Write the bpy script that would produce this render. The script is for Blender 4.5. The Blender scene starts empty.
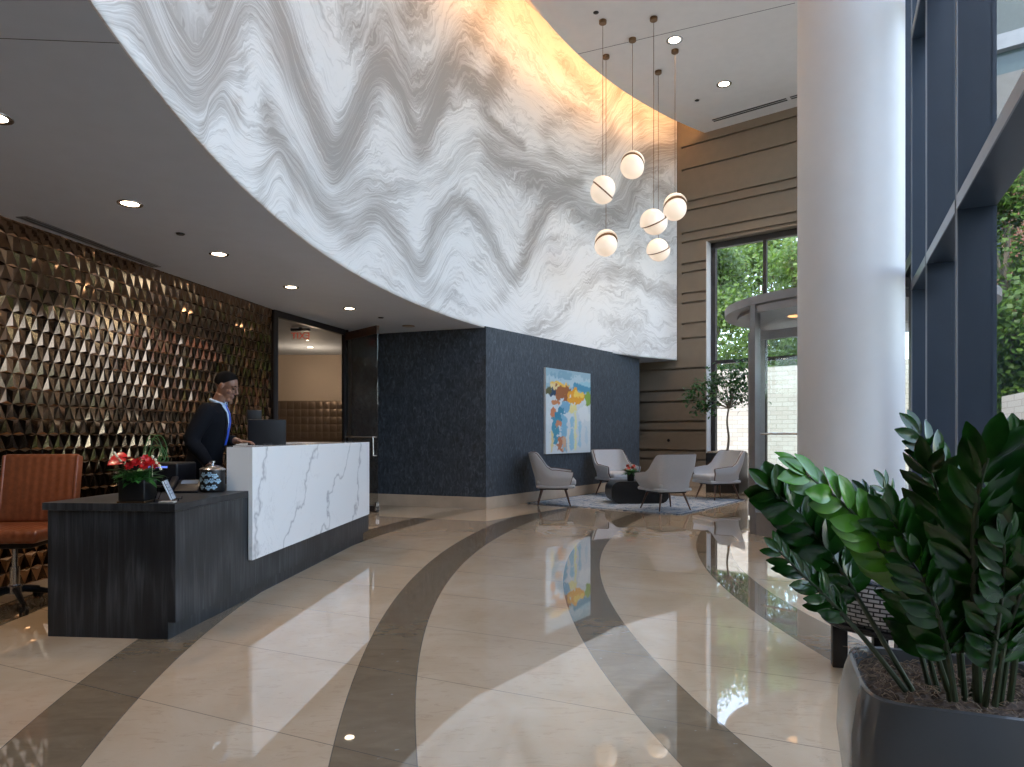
import bpy, bmesh, math, random
import numpy as np
from mathutils import Vector, Matrix
PI = math.pi
SC = bpy.context.scene
COL = SC.collection
rnd = random.Random(7)

# ------------------------------------------------------------------ camera
F = 683.0
EYE = 1.2
cam_d = bpy.data.cameras.new('camera')
cam = bpy.data.objects.new('camera', cam_d)
COL.objects.link(cam)
cam.location = (0, 0, EYE)
cam.rotation_euler = (PI/2, 0, 0)
cam_d.sensor_width = 36
cam_d.sensor_fit = 'HORIZONTAL'
cam_d.lens = F/1024*36
cam_d.shift_y = 49.5/1024
cam_d.clip_start = 0.05
SC.camera = cam

# ------------------------------------------------------------------ sky, sun, exposure
SC.view_settings.view_transform = 'Standard'
SC.view_settings.look = 'None'
SC.view_settings.gamma = 1
SC.view_settings.use_curve_mapping = False
SC.view_settings.exposure = 1.05
W = bpy.data.worlds.new('sky')
SC.world = W
W.use_nodes = True
wn = W.node_tree.nodes; wl = W.node_tree.links
sky = wn.new('ShaderNodeTexSky')
sky.sky_type = 'NISHITA'
sky.sun_disc = False
sky.sun_elevation = math.radians(58)
sky.sun_rotation = math.radians(230)
cloud = wn.new('ShaderNodeMix'); cloud.data_type = 'RGBA'
cloud.inputs[0].default_value = 0.88
cloud.inputs[7].default_value = (0.25, 0.25, 0.253, 1)
wl.new(sky.outputs[0], cloud.inputs[6]); wl.new(cloud.outputs[2], wn['Background'].inputs[0])
wn['Background'].inputs[1].default_value = 3.0
sun_d = bpy.data.lights.new('sun', 'SUN')
sun_d.energy = 2.2
sun_d.angle = math.radians(1.5)
sun_d.color = (1, 0.93, 0.82)
sun = bpy.data.objects.new('sun', sun_d)
COL.objects.link(sun)
sun.rotation_euler = Vector((0.50, 0.38, -1.0)).to_track_quat('-Z', 'Y').to_euler()

CEIL = 7.9
SOFF = 2.86

# ------------------------------------------------------------------ helpers
def Pt(px, py, Y):
    return Vector(((px-512)/F*Y, Y, EYE+(433-py)/F*Y))

class MB:
    def __init__(s):
        s.v = []; s.f = []; s.smooth = []
    def add(s, vs, fs, smooth=False):
        o = len(s.v)
        s.v += [tuple(v) for v in vs]
        s.f += [tuple(i+o for i in f) for f in fs]
        s.smooth += [smooth]*len(fs)
        return s
    def box(s, x0, x1, y0, y1, z0, z1, M=None):
        vs = [Vector((x, y, z)) for z in (z0, z1) for y in (y0, y1) for x in (x0, x1)]
        if M: vs = [M @ v for v in vs]
        return s.add(vs, [(0,2,3,1),(4,5,7,6),(0,1,5,4),(2,6,7,3),(0,4,6,2),(1,3,7,5)])
    def rbox(s, x0, x1, y0, y1, z0, z1, r=0.01, M=None, seg=3):
        bm = bmesh.new()
        bmesh.ops.create_cube(bm, size=1)
        for v in bm.verts:
            v.co = Vector(((x0+x1)/2+v.co.x*(x1-x0), (y0+y1)/2+v.co.y*(y1-y0), (z0+z1)/2+v.co.z*(z1-z0)))
        bmesh.ops.bevel(bm, geom=bm.edges[:], offset=r, segments=seg, affect='EDGES', profile=0.5)
        bm.verts.index_update()
        vs = [v.co.copy() for v in bm.verts]
        if M: vs = [M @ v for v in vs]
        s.add(vs, [[v.index for v in f.verts] for f in bm.faces], True)
        bm.free()
        return s
    def prism(s, pts, z0, z1):
        n = len(pts)
        a = sum(pts[i][0]*pts[(i+1) % n][1]-pts[(i+1) % n][0]*pts[i][1] for i in range(n))
        if a < 0: pts = pts[::-1]
        vs = [(p[0], p[1], z0) for p in pts]+[(p[0], p[1], z1) for p in pts]
        return s.add(vs, [tuple(range(n))[::-1], tuple(range(n, 2*n))]+[(i, (i+1) % n, n+(i+1) % n, n+i) for i in range(n)])
    def tube(s, pts, rad, n=8, cap=True, smooth=True):
        pts = [Vector(p) for p in pts]
        if not hasattr(rad, '__len__'): rad = [rad]*len(pts)
        vs = []; fs = []
        up = None
        for i, p in enumerate(pts):
            t = (pts[min(i+1, len(pts)-1)]-pts[max(i-1, 0)]).normalized()
            if up is None:
                up = t.orthogonal().normalized()
            a = (up-t*up.dot(t))
            a = a.normalized() if a.length > 1e-6 else t.orthogonal().normalized()
            up = a
            b = t.cross(a)
            for k in range(n):
                w = 2*PI*k/n
                vs.append(p+(a*math.cos(w)+b*math.sin(w))*rad[i])
        for i in range(len(pts)-1):
            for k in range(n):
                fs.append((i*n+k, i*n+(k+1) % n, (i+1)*n+(k+1) % n, (i+1)*n+k))
        if cap:
            fs.append(tuple(range(n))[::-1]); fs.append(tuple((len(pts)-1)*n+k for k in range(n)))
        return s.add(vs, fs, smooth)
    def lathe(s, prof, n=24, c=(0, 0, 0), M=None, smooth=True, cap=True):
        vs = []; fs = []
        for r, z in prof:
            for k in range(n):
                w = 2*PI*k/n
                v = Vector((r*math.cos(w), r*math.sin(w), z))
                if M: v = M @ v
                vs.append(v+Vector(c))
        for i in range(len(prof)-1):
            for k in range(n):
                fs.append((i*n+k, i*n+(k+1) % n, (i+1)*n+(k+1) % n, (i+1)*n+k))
        if cap:
            fs.append(tuple(range(n))[::-1]); fs.append(tuple((len(prof)-1)*n+k for k in range(n)))
        return s.add(vs, fs, smooth)
    def arcwall(s, c, r0, r1, a0, a1, z0, z1, n=24):
        vs = []; fs = []
        for i in range(n+1):
            a = a0+(a1-a0)*i/n
            for r, z in ((r0, z0), (r1, z0), (r1, z1), (r0, z1)):
                vs.append((c[0]+r*math.cos(a), c[1]+r*math.sin(a), z))
        for i in range(n):
            for k in range(4):
                fs.append((i*4+k, i*4+(k+1) % 4, (i+1)*4+(k+1) % 4, (i+1)*4+k))
        fs.append((3, 2, 1, 0)); fs.append(tuple(n*4+k for k in range(4)))
        return s.add(vs, fs)
    def build(s, name, mat, parent=None, loc=None):
        me = bpy.data.meshes.new(name)
        me.from_pydata(s.v, [], s.f)
        me.polygons.foreach_set('use_smooth', s.smooth)
        me.materials.append(mat)
        me.validate()
        bm = bmesh.new(); bm.from_mesh(me)
        bmesh.ops.recalc_face_normals(bm, faces=bm.faces[:])
        bm.to_mesh(me); bm.free()
        if any(s.smooth) and not all(s.smooth) or any(s.smooth):
            try: me.set_sharp_from_angle(angle=math.radians(42))
            except Exception: pass
        o = bpy.data.objects.new(name, me)
        COL.objects.link(o)
        if parent: o.parent = parent
        if loc: o.location = loc
        return o

def tag(o, label=None, cat=None, group=None, kind=None):
    if label: o['label'] = label
    if cat: o['category'] = cat
    if group: o['group'] = group
    if kind: o['kind'] = kind
    return o
def struct(o, label=None):
    o['kind'] = 'structure'
    if label: o['label'] = label
    return o
def thing(name, label, cat, loc=(0, 0, 0), rz=0, group=None):
    o = bpy.data.objects.new(name, None)
    o.empty_display_size = 0.1
    COL.objects.link(o)
    o.location = loc; o.rotation_euler = (0, 0, rz)
    return tag(o, label, cat, group)
def kids(o):
    return [c for c in bpy.data.objects if c.parent == o]
def copy_tree(o, parent=None):
    c = o.copy(); COL.objects.link(c)
    if parent: c.parent = parent
    for k in kids(o):
        copy_tree(k, c)
    return c
def catmull(pts, n=8):
    pts = [Vector(p) for p in pts]
    out = []
    for i in range(len(pts)-1):
        p0 = pts[max(i-1, 0)]; p1 = pts[i]; p2 = pts[i+1]; p3 = pts[min(i+2, len(pts)-1)]
        for k in range(n):
            t = k/n
            out.append(0.5*((2*p1)+(p2-p0)*t+(2*p0-5*p1+4*p2-p3)*t*t+(3*p1-p0-3*p2+p3)*t**3))
    out.append(pts[-1])
    return out

# ------------------------------------------------------------------ materials
class Mt:
    def __init__(s, name, color=(0.8, 0.8, 0.8), rough=0.5, metal=0.0, spec=None, ior=None, coat=0, emis=None, estr=0):
        s.m = bpy.data.materials.new(name); s.m.use_nodes = True
        s.n = s.m.node_tree.nodes; s.l = s.m.node_tree.links
        s.b = s.n['Principled BSDF']
        s.b.inputs['Base Color'].default_value = (*color, 1)
        s.b.inputs['Roughness'].default_value = rough
        s.b.inputs['Metallic'].default_value = metal
        if spec is not None: s.b.inputs['Specular IOR Level'].default_value = spec
        if ior: s.b.inputs['IOR'].default_value = ior
        if coat: s.b.inputs['Coat Weight'].default_value = coat; s.b.inputs['Coat Roughness'].default_value = 0.05
        if emis:
            s.b.inputs['Emission Color'].default_value = (*emis, 1)
            s.b.inputs['Emission Strength'].default_value = estr
    def node(s, t, **kw):
        n = s.n.new(t)
        for k, v in kw.items():
            if k.startswith('i_'):
                key = k[2:]
                key = int(key) if key.isdigit() else key
                n.inputs[key].default_value = v
            else: setattr(n, k, v)
        return n
    def val(s, x):
        return x
    def link(s, a, b): s.l.new(a, b)
    def math(s, op, a, b=None, c=None, clamp=False):
        n = s.n.new('ShaderNodeMath'); n.operation = op; n.use_clamp = clamp
        for i, x in enumerate((a, b, c)):
            if x is None: continue
            if isinstance(x, (int, float)): n.inputs[i].default_value = x
            else: s.l.new(x, n.inputs[i])
        return n.outputs[0]
    def pos(s):
        g = s.n.new('ShaderNodeNewGeometry'); return g.outputs['Position']
    def obj(s):
        return s.n.new('ShaderNodeTexCoord').outputs['Object']
    def sep(s, v):
        n = s.n.new('ShaderNodeSeparateXYZ'); s.l.new(v, n.inputs[0]); return n.outputs
    def comb(s, x, y, z):
        n = s.n.new('ShaderNodeCombineXYZ')
        for i, a in enumerate((x, y, z)):
            if isinstance(a, (int, float)): n.inputs[i].default_value = a
            else: s.l.new(a, n.inputs[i])
        return n.outputs[0]
    def scale(s, v, sc):
        n = s.n.new('ShaderNodeVectorMath'); n.operation = 'MULTIPLY'; s.l.new(v, n.inputs[0]); n.inputs[1].default_value = sc; return n.outputs[0]
    def noise(s, v, scale=5, detail=4, rough=0.5, dist=0):
        n = s.n.new('ShaderNodeTexNoise'); s.l.new(v, n.inputs['Vector'])
        n.inputs['Scale'].default_value = scale; n.inputs['Detail'].default_value = detail
        n.inputs['Roughness'].default_value = rough; n.inputs['Distortion'].default_value = dist
        return n.outputs['Fac']
    def ramp(s, f, stops):
        n = s.n.new('ShaderNodeValToRGB'); s.l.new(f, n.inputs[0])
        cr = n.color_ramp
        while len(cr.elements) < len(stops): cr.elements.new(0.5)
        for e, (p, c) in zip(cr.elements, stops):
            e.position = p; e.color = (*c, 1) if len(c) == 3 else c
        return n.outputs[0]
    def mix(s, f, a, b, mode='MIX'):
        n = s.n.new('ShaderNodeMix'); n.data_type = 'RGBA'; n.blend_type = mode
        for i, x in ((0, f), (6, a), (7, b)):
            if isinstance(x, (int, float)): n.inputs[i].default_value = x
            elif isinstance(x, tuple): n.inputs[i].default_value = (*x, 1)
            else: s.l.new(x, n.inputs[i])
        return n.outputs[2]
    def color(s, c): s.l.new(c, s.b.inputs['Base Color'])
    def bump(s, h, strength=0.3, dist=0.01):
        n = s.n.new('ShaderNodeBump'); n.inputs['Strength'].default_value = strength; n.inputs['Distance'].default_value = dist
        s.l.new(h, n.inputs['Height']); s.l.new(n.outputs[0], s.b.inputs['Normal'])

def plain(name, color, rough=0.5, metal=0.0, vary=0.06, scale=6, **kw):
    m = Mt(name, color, rough, metal, **kw)
    f = m.noise(m.obj(), scale, 3)
    lo = tuple(max(0, c*(1-vary)) for c in color); hi = tuple(min(1, c*(1+vary)) for c in color)
    m.color(m.ramp(f, [(0.3, lo), (0.7, hi)]))
    return m.m

def mat_glass(name, tint=(0.965, 0.985, 0.985), refl=1.0, ior=1.45):
    m = bpy.data.materials.new(name); m.use_nodes = True
    n = m.node_tree.nodes; l = m.node_tree.links
    n.remove(n['Principled BSDF'])
    t = n.new('ShaderNodeBsdfTransparent'); t.inputs[0].default_value = (*tint, 1)
    g = n.new('ShaderNodeBsdfGlossy'); g.inputs['Roughness'].default_value = 0.0
    g.inputs[0].default_value = (refl, refl, refl, 1)
    fr = n.new('ShaderNodeFresnel'); fr.inputs[0].default_value = ior
    mx = n.new('ShaderNodeMixShader')
    ge = n.new('ShaderNodeNewGeometry'); nb = n.new('ShaderNodeMath'); nb.operation = 'SUBTRACT'; nb.inputs[0].default_value = 1; l.new(ge.outputs['Backfacing'], nb.inputs[1])
    mu = n.new('ShaderNodeMath'); mu.operation = 'MULTIPLY'; l.new(nb.outputs[0], mu.inputs[0]); l.new(fr.outputs[0], mu.inputs[1])
    l.new(mu.outputs[0], mx.inputs[0]); l.new(t.outputs[0], mx.inputs[1]); l.new(g.outputs[0], mx.inputs[2])
    l.new(mx.outputs[0], n['Material Output'].inputs[0])
    return m
GLASS = mat_glass('window_glass')
GLASS_DK = mat_glass('partition_glass', (0.80, 0.80, 0.78), 1.0, 1.5)

# floor: cream marble with curved brown bands and joints
def make_floor_mat():
    m = Mt('polished_marble_floor', rough=0.045, ior=1.75)
    p = m.pos(); x, y, z = m.sep(p)
    def circ(cx, cy):
        dx = m.math('SUBTRACT', x, cx); dy = m.math('SUBTRACT', y, cy)
        return m.math('SQRT', m.math('ADD', m.math('MULTIPLY', dx, dx), m.math('MULTIPLY', dy, dy)))
    bands = [((9.407, 5.219, 12.98), (9.407, 5.219, 12.63)),
             ((9.407, 5.219, 11.65), (9.407, 5.219, 11.30)),
             ((13.902, 4.795, 14.748), (12.489, 4.743, 13.031)),
             ((11.593, 4.707, 11.207), (11.775, 4.739, 11.078)),
             ((11.781, 4.680, 10.154), (9.227, 4.943, 7.284))]
    tot = None; edge = None
    for (ax, ay, ar), (bx, by, br) in bands:
        da = m.math('SUBTRACT', ar, circ(ax, ay)); db = m.math('SUBTRACT', circ(bx, by), br)
        d = m.math('MINIMUM', da, db)
        tot = d if tot is None else m.math('MAXIMUM', tot, d)
        e = m.math('MINIMUM', m.math('ABSOLUTE', da), m.math('ABSOLUTE', db))
        edge = e if edge is None else m.math('MINIMUM', edge, e)
    band = m.math('GREATER_THAN', tot, 0.0)
    s = m.math('ADD', m.math('MULTIPLY', x, 0.4232), m.math('MULTIPLY', y, 0.906))
    fr = m.math('FRACT', m.math('DIVIDE', m.math('SUBTRACT', s, 2.085-0.385-7.7), 0.77))
    j = m.math('MULTIPLY', m.math('ABSOLUTE', m.math('SUBTRACT', fr, 0.5)), 0.77)
    joint = m.math('LESS_THAN', j, 0.0022)
    bj = m.math('LESS_THAN', edge, 0.0022)
    lines = m.math('MAXIMUM', joint, bj)
    row = m.math('FLOOR', m.math('DIVIDE', m.math('SUBTRACT', s, 2.085-7.7), 0.77))
    wn_ = m.node('ShaderNodeTexWhiteNoise', noise_dimensions='2D'); m.link(m.comb(row, m.math('FLOOR', m.math('MULTIPLY', tot, 0.0)), 0), wn_.inputs['Vector'])
    cl = m.noise(p, 1.3, 6, 0.6, 0.6)
    ve = m.noise(m.scale(p, (1.0, 3.2, 1)), 6.0, 9, 0.7, 1.6)
    c = m.ramp(cl, [(0.3, (0.60, 0.445, 0.29)), (0.52, (0.67, 0.52, 0.36)), (0.75, (0.74, 0.60, 0.44))])
    vm = m.math('MULTIPLY', m.ramp(ve, [(0.56, (0, 0, 0)), (0.62, (1, 1, 1)), (0.68, (0, 0, 0))]), 0.30)
    c = m.mix(vm, c, (0.40, 0.27, 0.18))
    c2 = m.ramp(m.noise(m.scale(p, (1.0, 2.2, 1)), 5.0, 8, 0.65, 0.8), [(0.3, (0.20, 0.142, 0.085)), (0.7, (0.31, 0.232, 0.148))])
    c2 = m.mix(m.math('MULTIPLY', wn_.outputs['Value'], 0.45), c2, (0.25, 0.20, 0.14))
    wh = m.ramp(m.noise(p, 26, 3, 0.5), [(0.70, (0, 0, 0)), (0.73, (1, 1, 1))])
    c2 = m.mix(m.math('MULTIPLY', wh, 0.5), c2, (0.42, 0.42, 0.40))
    c = m.mix(band, c, c2)
    c = m.mix(m.math('MULTIPLY', lines, 0.7), c, (0.09, 0.085, 0.08))
    m.color(c)
    r = m.ramp(m.noise(p, 2.5, 4), [(0.3, (0.015, 0.015, 0.015)), (0.7, (0.035, 0.035, 0.035))])
    m.link(r, m.b.inputs['Roughness'])
    m.b.inputs['Coat Weight'].default_value = 0.5
    m.b.inputs['Coat Roughness'].default_value = 0.02
    return m.m

def make_marble():
    m = Mt('white_veined_marble', rough=0.12)
    p = m.pos()
    warp = m.noise(m.scale(p, (1, 1, 1)), 1.1, 5, 0.55, 0.0)
    x, y, z = m.sep(p)
    a = m.math('ADD', m.math('MULTIPLY', y, 1.0), m.math('MULTIPLY', z, -0.75))
    a = m.math('ADD', a, m.math('MULTIPLY', x, 0.6))
    a = m.math('ADD', a, m.math('MULTIPLY', warp, 2.6))
    fr = m.math('ABSOLUTE', m.math('SUBTRACT', m.math('FRACT', m.math('MULTIPLY', a, 1.35)), 0.5))
    v1 = m.ramp(fr, [(0.0, (1, 1, 1)), (0.012, (0.75,)*3), (0.035, (0.35,)*3), (0.075, (0, 0, 0))])
    w2 = m.noise(m.scale(p, (1, 1, 1)), 2.7, 6, 0.6, 0.8)
    fr2 = m.math('ABSOLUTE', m.math('SUBTRACT', w2, 0.5))
    v2 = m.ramp(fr2, [(0.0, (0.6,)*3), (0.006, (0.25,)*3), (0.016, (0, 0, 0))])
    g = m.ramp(m.noise(p, 1.4, 3), [(0.42, (0, 0, 0)), (0.6, (1, 1, 1))])
    v = m.math('MAXIMUM', m.math('MULTIPLY', v1, 0.75), m.math('MULTIPLY', m.math('MULTIPLY', v2, g), 0.6))
    c = m.mix(v, (0.82, 0.83, 0.83), (0.36, 0.37, 0.39))
    m.color(c)
    return m.m

def make_darkwood(name='dark_grey_wood', horiz=False):
    m = Mt(name, rough=0.42)
    p = m.pos(); x, y, z = m.sep(p)
    along = m.math('ADD', x, y) if not horiz else z
    if horiz:
        v = m.comb(m.math('MULTIPLY', x, 30), m.math('MULTIPLY', y, 1.3), z)
    else:
        q = m.math('ADD', m.math('MULTIPLY', x, 34), m.math('MULTIPLY', y, 34))
        v = m.comb(q, m.math('MULTIPLY', z, 1.6), 0)
    f = m.noise(v, 1.0, 8, 0.62, 0.9)
    w = m.noise(m.scale(v, (0.12, 0.7, 1)), 1.0, 3, 0.5, 0.4)
    rg = m.node('ShaderNodeTexWave', wave_type='RINGS'); rg.inputs['Scale'].default_value = 0.45
    rg.inputs['Distortion'].default_value = 7; rg.inputs['Detail'].default_value = 3
    m.link(m.scale(v, (0.16, 0.9, 1)), rg.inputs['Vector'])
    ff = m.math('ADD', m.math('MULTIPLY', f, 0.85), m.math('MULTIPLY', rg.outputs['Fac'], 0.12))
    ff = m.math('ADD', ff, m.math('MULTIPLY', w, 0.06))
    c = m.ramp(ff, [(0.25, (0.006, 0.007, 0.0085)), (0.5, (0.017, 0.020, 0.024)), (0.75, (0.068, 0.074, 0.082))])
    m.color(c)
    m.bump(ff, 0.15, 0.003)
    return m.m

def make_wallcover():
    m = Mt('slate_blue_wallcovering', rough=0.6)
    p = m.pos(); x, y, z = m.sep(p)
    h = m.math('ADD', m.math('MULTIPLY', x, 0.62), m.math('MULTIPLY', y, 0.79))
    v = m.comb(m.math('MULTIPLY', h, 1.0), m.math('MULTIPLY', z, 0.22), m.math('MULTIPLY', m.math('SUBTRACT', x, y), 0.3))
    f = m.noise(v, 42, 5, 0.6, 1.1)
    c = m.ramp(f, [(0.35, (0.024, 0.030, 0.037)), (0.55, (0.050, 0.063, 0.080)), (0.72, (0.10, 0.124, 0.154))])
    m.color(c)
    m.bump(f, 0.8, 0.006)
    return m.m

def make_mural():
    m = Mt('swirling_grey_mural_wallpaper', rough=0.5)
    def attr(n):
        a = m.n.new('ShaderNodeAttribute'); a.attribute_name = n; return a.outputs['Fac']
    u = attr('u'); v = attr('flow'); t = attr('tone')
    p = m.pos(); z = m.sep(p)[2]
    wob = m.noise(m.comb(u, z, 0), 1.1, 4, 0.55, 0.5)
    vv = m.math('ADD', v, m.math('MULTIPLY', wob, 0.42))
    s1 = m.noise(m.comb(m.math('MULTIPLY', u, 0.5), m.math('MULTIPLY', vv, 13.0), 0), 1.5, 8, 0.68, 0.5)
    s2 = m.noise(m.comb(m.math('MULTIPLY', u, 1.3), m.math('MULTIPLY', vv, 40.0), 2), 1.5, 6, 0.65, 0.6)
    lowb = m.noise(m.comb(m.math('MULTIPLY', u, 0.45), m.math('MULTIPLY', vv, 2.2), 7), 1.3, 4, 0.5, 0.6)
    st = m.math('ADD', m.math('MULTIPLY', s1, 0.55), m.math('MULTIPLY', s2, 0.45))
    tn = m.math('ADD', t, m.math('MULTIPLY', m.math('SUBTRACT', lowb, 0.47), 1.25))
    g = m.math('ADD', tn, m.math('MULTIPLY', m.math('SUBTRACT', st, 0.5), 3.4))
    g = m.math('MULTIPLY', g, 1.0, clamp=True)
    fine = m.math('MULTIPLY', m.math('SUBTRACT', s2, 0.5), 0.8)
    c = m.ramp(m.math('ADD', g, m.math('MULTIPLY', fine, 0.5)), [(0.0, (0.83, 0.815, 0.80)), (0.25, (0.70, 0.685, 0.67)), (0.6, (0.54, 0.515, 0.495)), (1.0, (0.365, 0.338, 0.315))])
    m.color(c)
    return m.m

def make_brick(name, c1, c2, mortar, sc=4.0):
    m = Mt(name, rough=0.85)
    p = m.pos(); x, y, z = m.sep(p)
    h = m.math('ADD', m.math('MULTIPLY', x, 0.75), m.math('MULTIPLY', y, -0.66))
    b = m.node('ShaderNodeTexBrick')
    m.link(m.comb(h, z, 0), b.inputs['Vector'])
    b.inputs['Color1'].default_value = (*c1, 1); b.inputs['Color2'].default_value = (*c2, 1); b.inputs['Mortar'].default_value = (*mortar, 1)
    b.inputs['Scale'].default_value = sc; b.inputs['Mortar Size'].default_value = 0.02
    b.inputs['Brick Width'].default_value = 0.9; b.inputs['Row Height'].default_value = 0.35
    m.color(b.outputs['Color'])
    return m.m

def make_leaf(name, lo, hi, rough=0.22, trans=0.0, scale=14):
    m = Mt(name, rough=rough)
    f = m.noise(m.pos(), scale, 3, 0.6)
    m.color(m.ramp(f, [(0.3, lo), (0.7, hi)]))
    if trans:
        tr = m.n.new('ShaderNodeBsdfTranslucent'); tr.inputs[0].default_value = (*[min(1, h*1.6) for h in hi], 1)
        mx = m.n.new('ShaderNodeMixShader'); mx.inputs[0].default_value = trans
        m.link(m.b.outputs[0], mx.inputs[1]); m.link(tr.outputs[0], mx.inputs[2])
        m.link(mx.outputs[0], m.n['Material Output'].inputs[0])
    return m.m

M = {}
M['floor'] = make_floor_mat()
M['marble'] = make_marble()
M['wood'] = make_darkwood()
M['woodtop'] = make_darkwood('dark_grey_wood_top', True)
M['cover'] = make_wallcover()
M['mural'] = make_mural()
M['ceil'] = plain('white_plaster_ceiling', (0.72, 0.705, 0.69), 0.8, vary=0.02)
M['soffit'] = plain('painted_soffit', (0.50, 0.56, 0.645), 0.7, vary=0.02)
M['column'] = plain('white_painted_column', (0.64, 0.63, 0.62), 0.45, vary=0.015)
M['beige'] = plain('taupe_painted_panel', (0.205, 0.162, 0.115), 0.6, vary=0.04)
M['stone'] = plain('cream_marble_baseboard', (0.50, 0.40, 0.30), 0.15, vary=0.12, scale=3)
M['bronze'] = plain('glossy_bronze_tile', (0.29, 0.185, 0.118), 0.10, 1.0, vary=0.10, scale=1.5)
M['fin'] = plain('dark_blue_grey_metal', (0.022, 0.034, 0.052), 0.38, vary=0.05)
M['finedge'] = plain('satin_grey_metal_edge', (0.24, 0.25, 0.27), 0.3, 0.4)
M['frame'] = plain('dark_bronze_frame', (0.035, 0.033, 0.034), 0.4, 0.3)
M['doormetal'] = plain('grey_door_metal', (0.30, 0.285, 0.28), 0.4, 0.4)
M['brass'] = plain('aged_brass', (0.22, 0.13, 0.07), 0.3, 0.9)
M['chrome'] = plain('brushed_steel', (0.62, 0.63, 0.65), 0.2, 1.0)
M['black'] = plain('black_plastic', (0.008, 0.008, 0.010), 0.4, spec=0.25)
M['blackmat'] = plain('black_lacquer', (0.005, 0.005, 0.006), 0.4)
M['walnut'] = plain('walnut_wood', (0.085, 0.036, 0.020), 0.35, vary=0.3, scale=18)
M['darkvoid'] = plain('dark_painted_wall', (0.018, 0.018, 0.020), 0.6)
M['warmwall'] = plain('warm_beige_wall', (0.56, 0.46, 0.375), 0.7, vary=0.02)
M['mailbox'] = plain('bronze_mailbox', (0.20, 0.145, 0.105), 0.35, 0.4)
M['mulch'] = plain('dried_mulch', (0.085, 0.055, 0.038), 0.9, vary=0.6, scale=60)

def fabric(name, c, c2=None, sc=220, spec=0.3):
    m = Mt(name, rough=0.85, spec=spec)
    f = m.noise(m.obj(), sc, 2, 0.5)
    c2 = c2 or tuple(v*1.35 for v in c)
    m.color(m.ramp(f, [(0.35, c), (0.65, c2)]))
    m.bump(f, 0.2, 0.002)
    return m.m
M['upholstery'] = fabric('light_grey_upholstery', (0.43, 0.43, 0.435), (0.56, 0.56, 0.565))

# ------------------------------------------------------------------ geometry constants
MC = (11.238, 4.908); MR = 13.058          # lobby's curved mural wall
CC = (11.38, 5.081); CR = 12.388           # edge of the upper ceiling
UF = Vector((0.4232, 0.906)); NF = Vector((0.906, -0.4232))   # facade direction and outward normal
F1 = Vector((3.77, 6.45))
def fac(s, d=0.0):                          # point on the facade, s along it from F1 (negative = towards the camera)
    return F1+UF*s+NF*d
BD = Vector((1.262, -1.0)).normalized(); BN = Vector((BD.y, -BD.x))*-1   # beige wall direction, outward normal
if BN.y < 0: BN = -BN
B0 = Vector((3.80, 15.64))
def bei(s, d=0.0):
    return B0+BD*s+BN*d
def isect(p, d, q, e):
    det = d.x*(-e.y)+e.x*d.y
    r = q-p
    t = (r.x*(-e.y)+e.x*r.y)/det
    return p+d*t
CORNER = isect(F1, UF, B0, BD)
S_COR = (CORNER-B0).dot(BD)
F_COR = (CORNER-F1).dot(UF)
K = Vector((-0.41, 10.75))                  # corner of the slate blue block
KE = Vector((2.85, 15.28))
KL = Vector((-2.78, 11.62))

# ------------------------------------------------------------------ floor and ceilings
Yb = -6.0
fl = MB().prism([(-9, Yb), fac(-13.7, 0.1), fac(F_COR+0.3, 0.1), bei(S_COR, 0.25), (2.0-1.5, 18.6), (-9, 18.6)], -0.1, 0.0)
struct(fl.build('floor', M['floor']), 'polished cream marble floor with curved brown bands')

def arcpts(c, r, y0, y1, n):
    a0 = math.asin((y0-c[1])/r); a1 = math.asin((y1-c[1])/r)
    return [(c[0]-r*math.cos(a0+(a1-a0)*i/n), c[1]+r*math.sin(a0+(a1-a0)*i/n)) for i in range(n+1)]
# lower soffit: strips from the arc to the left
ap = arcpts(MC, MR+0.010, Yb, 15.62, 160)
sf = MB()
vs = []
for (x, y) in ap:
    vs += [(x, y, SOFF), (-9, y, SOFF), (x, y, SOFF+0.25), (-9, y, SOFF+0.25)]
fs = []
for i in range(len(ap)-1):
    a = i*4; b = a+4
    fs += [(a, b, b+1, a+1), (a+2, a+3, b+3, b+2), (a, a+2, b+2, b)]
sf.add(vs, fs)
struct(sf.build('ceiling_lower', M['soffit']), 'low grey painted ceiling over the reception area')
struct(MB().prism([(-9, 15.4), (3.40, 15.4), (3.70, 15.60), bei(-0.05, 0.05), bei(-6.6, 0.1), (-9, 18.6)], SOFF+0.001, SOFF+0.25).build('ceiling_rear', M['soffit']))
# thin control joints in the soffit
jt = MB()
for q0, q1 in ((Pt(-20, 37.5, 1.66*F/395.5), Pt(119, 43, 1.66*F/390)),):
    d = Vector((q1.x-q0.x, q1.y-q0.y)).normalized(); n_ = Vector((-d.y, d.x))*0.002
    q1b = (q1.x, q1.y)
    q0b = (q0.x-d.x*0.6, q0.y-d.y*0.6)
    jt.prism([(q0b[0]+n_.x, q0b[1]+n_.y), (q1b[0]+n_.x, q1b[1]+n_.y), (q1b[0]-n_.x, q1b[1]-n_.y), (q0b[0]-n_.x, q0b[1]-n_.y)], SOFF-0.0008, SOFF+0.001)
struct(jt.build('trim_1', M['frame']), 'thin joint line across the low ceiling')

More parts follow.
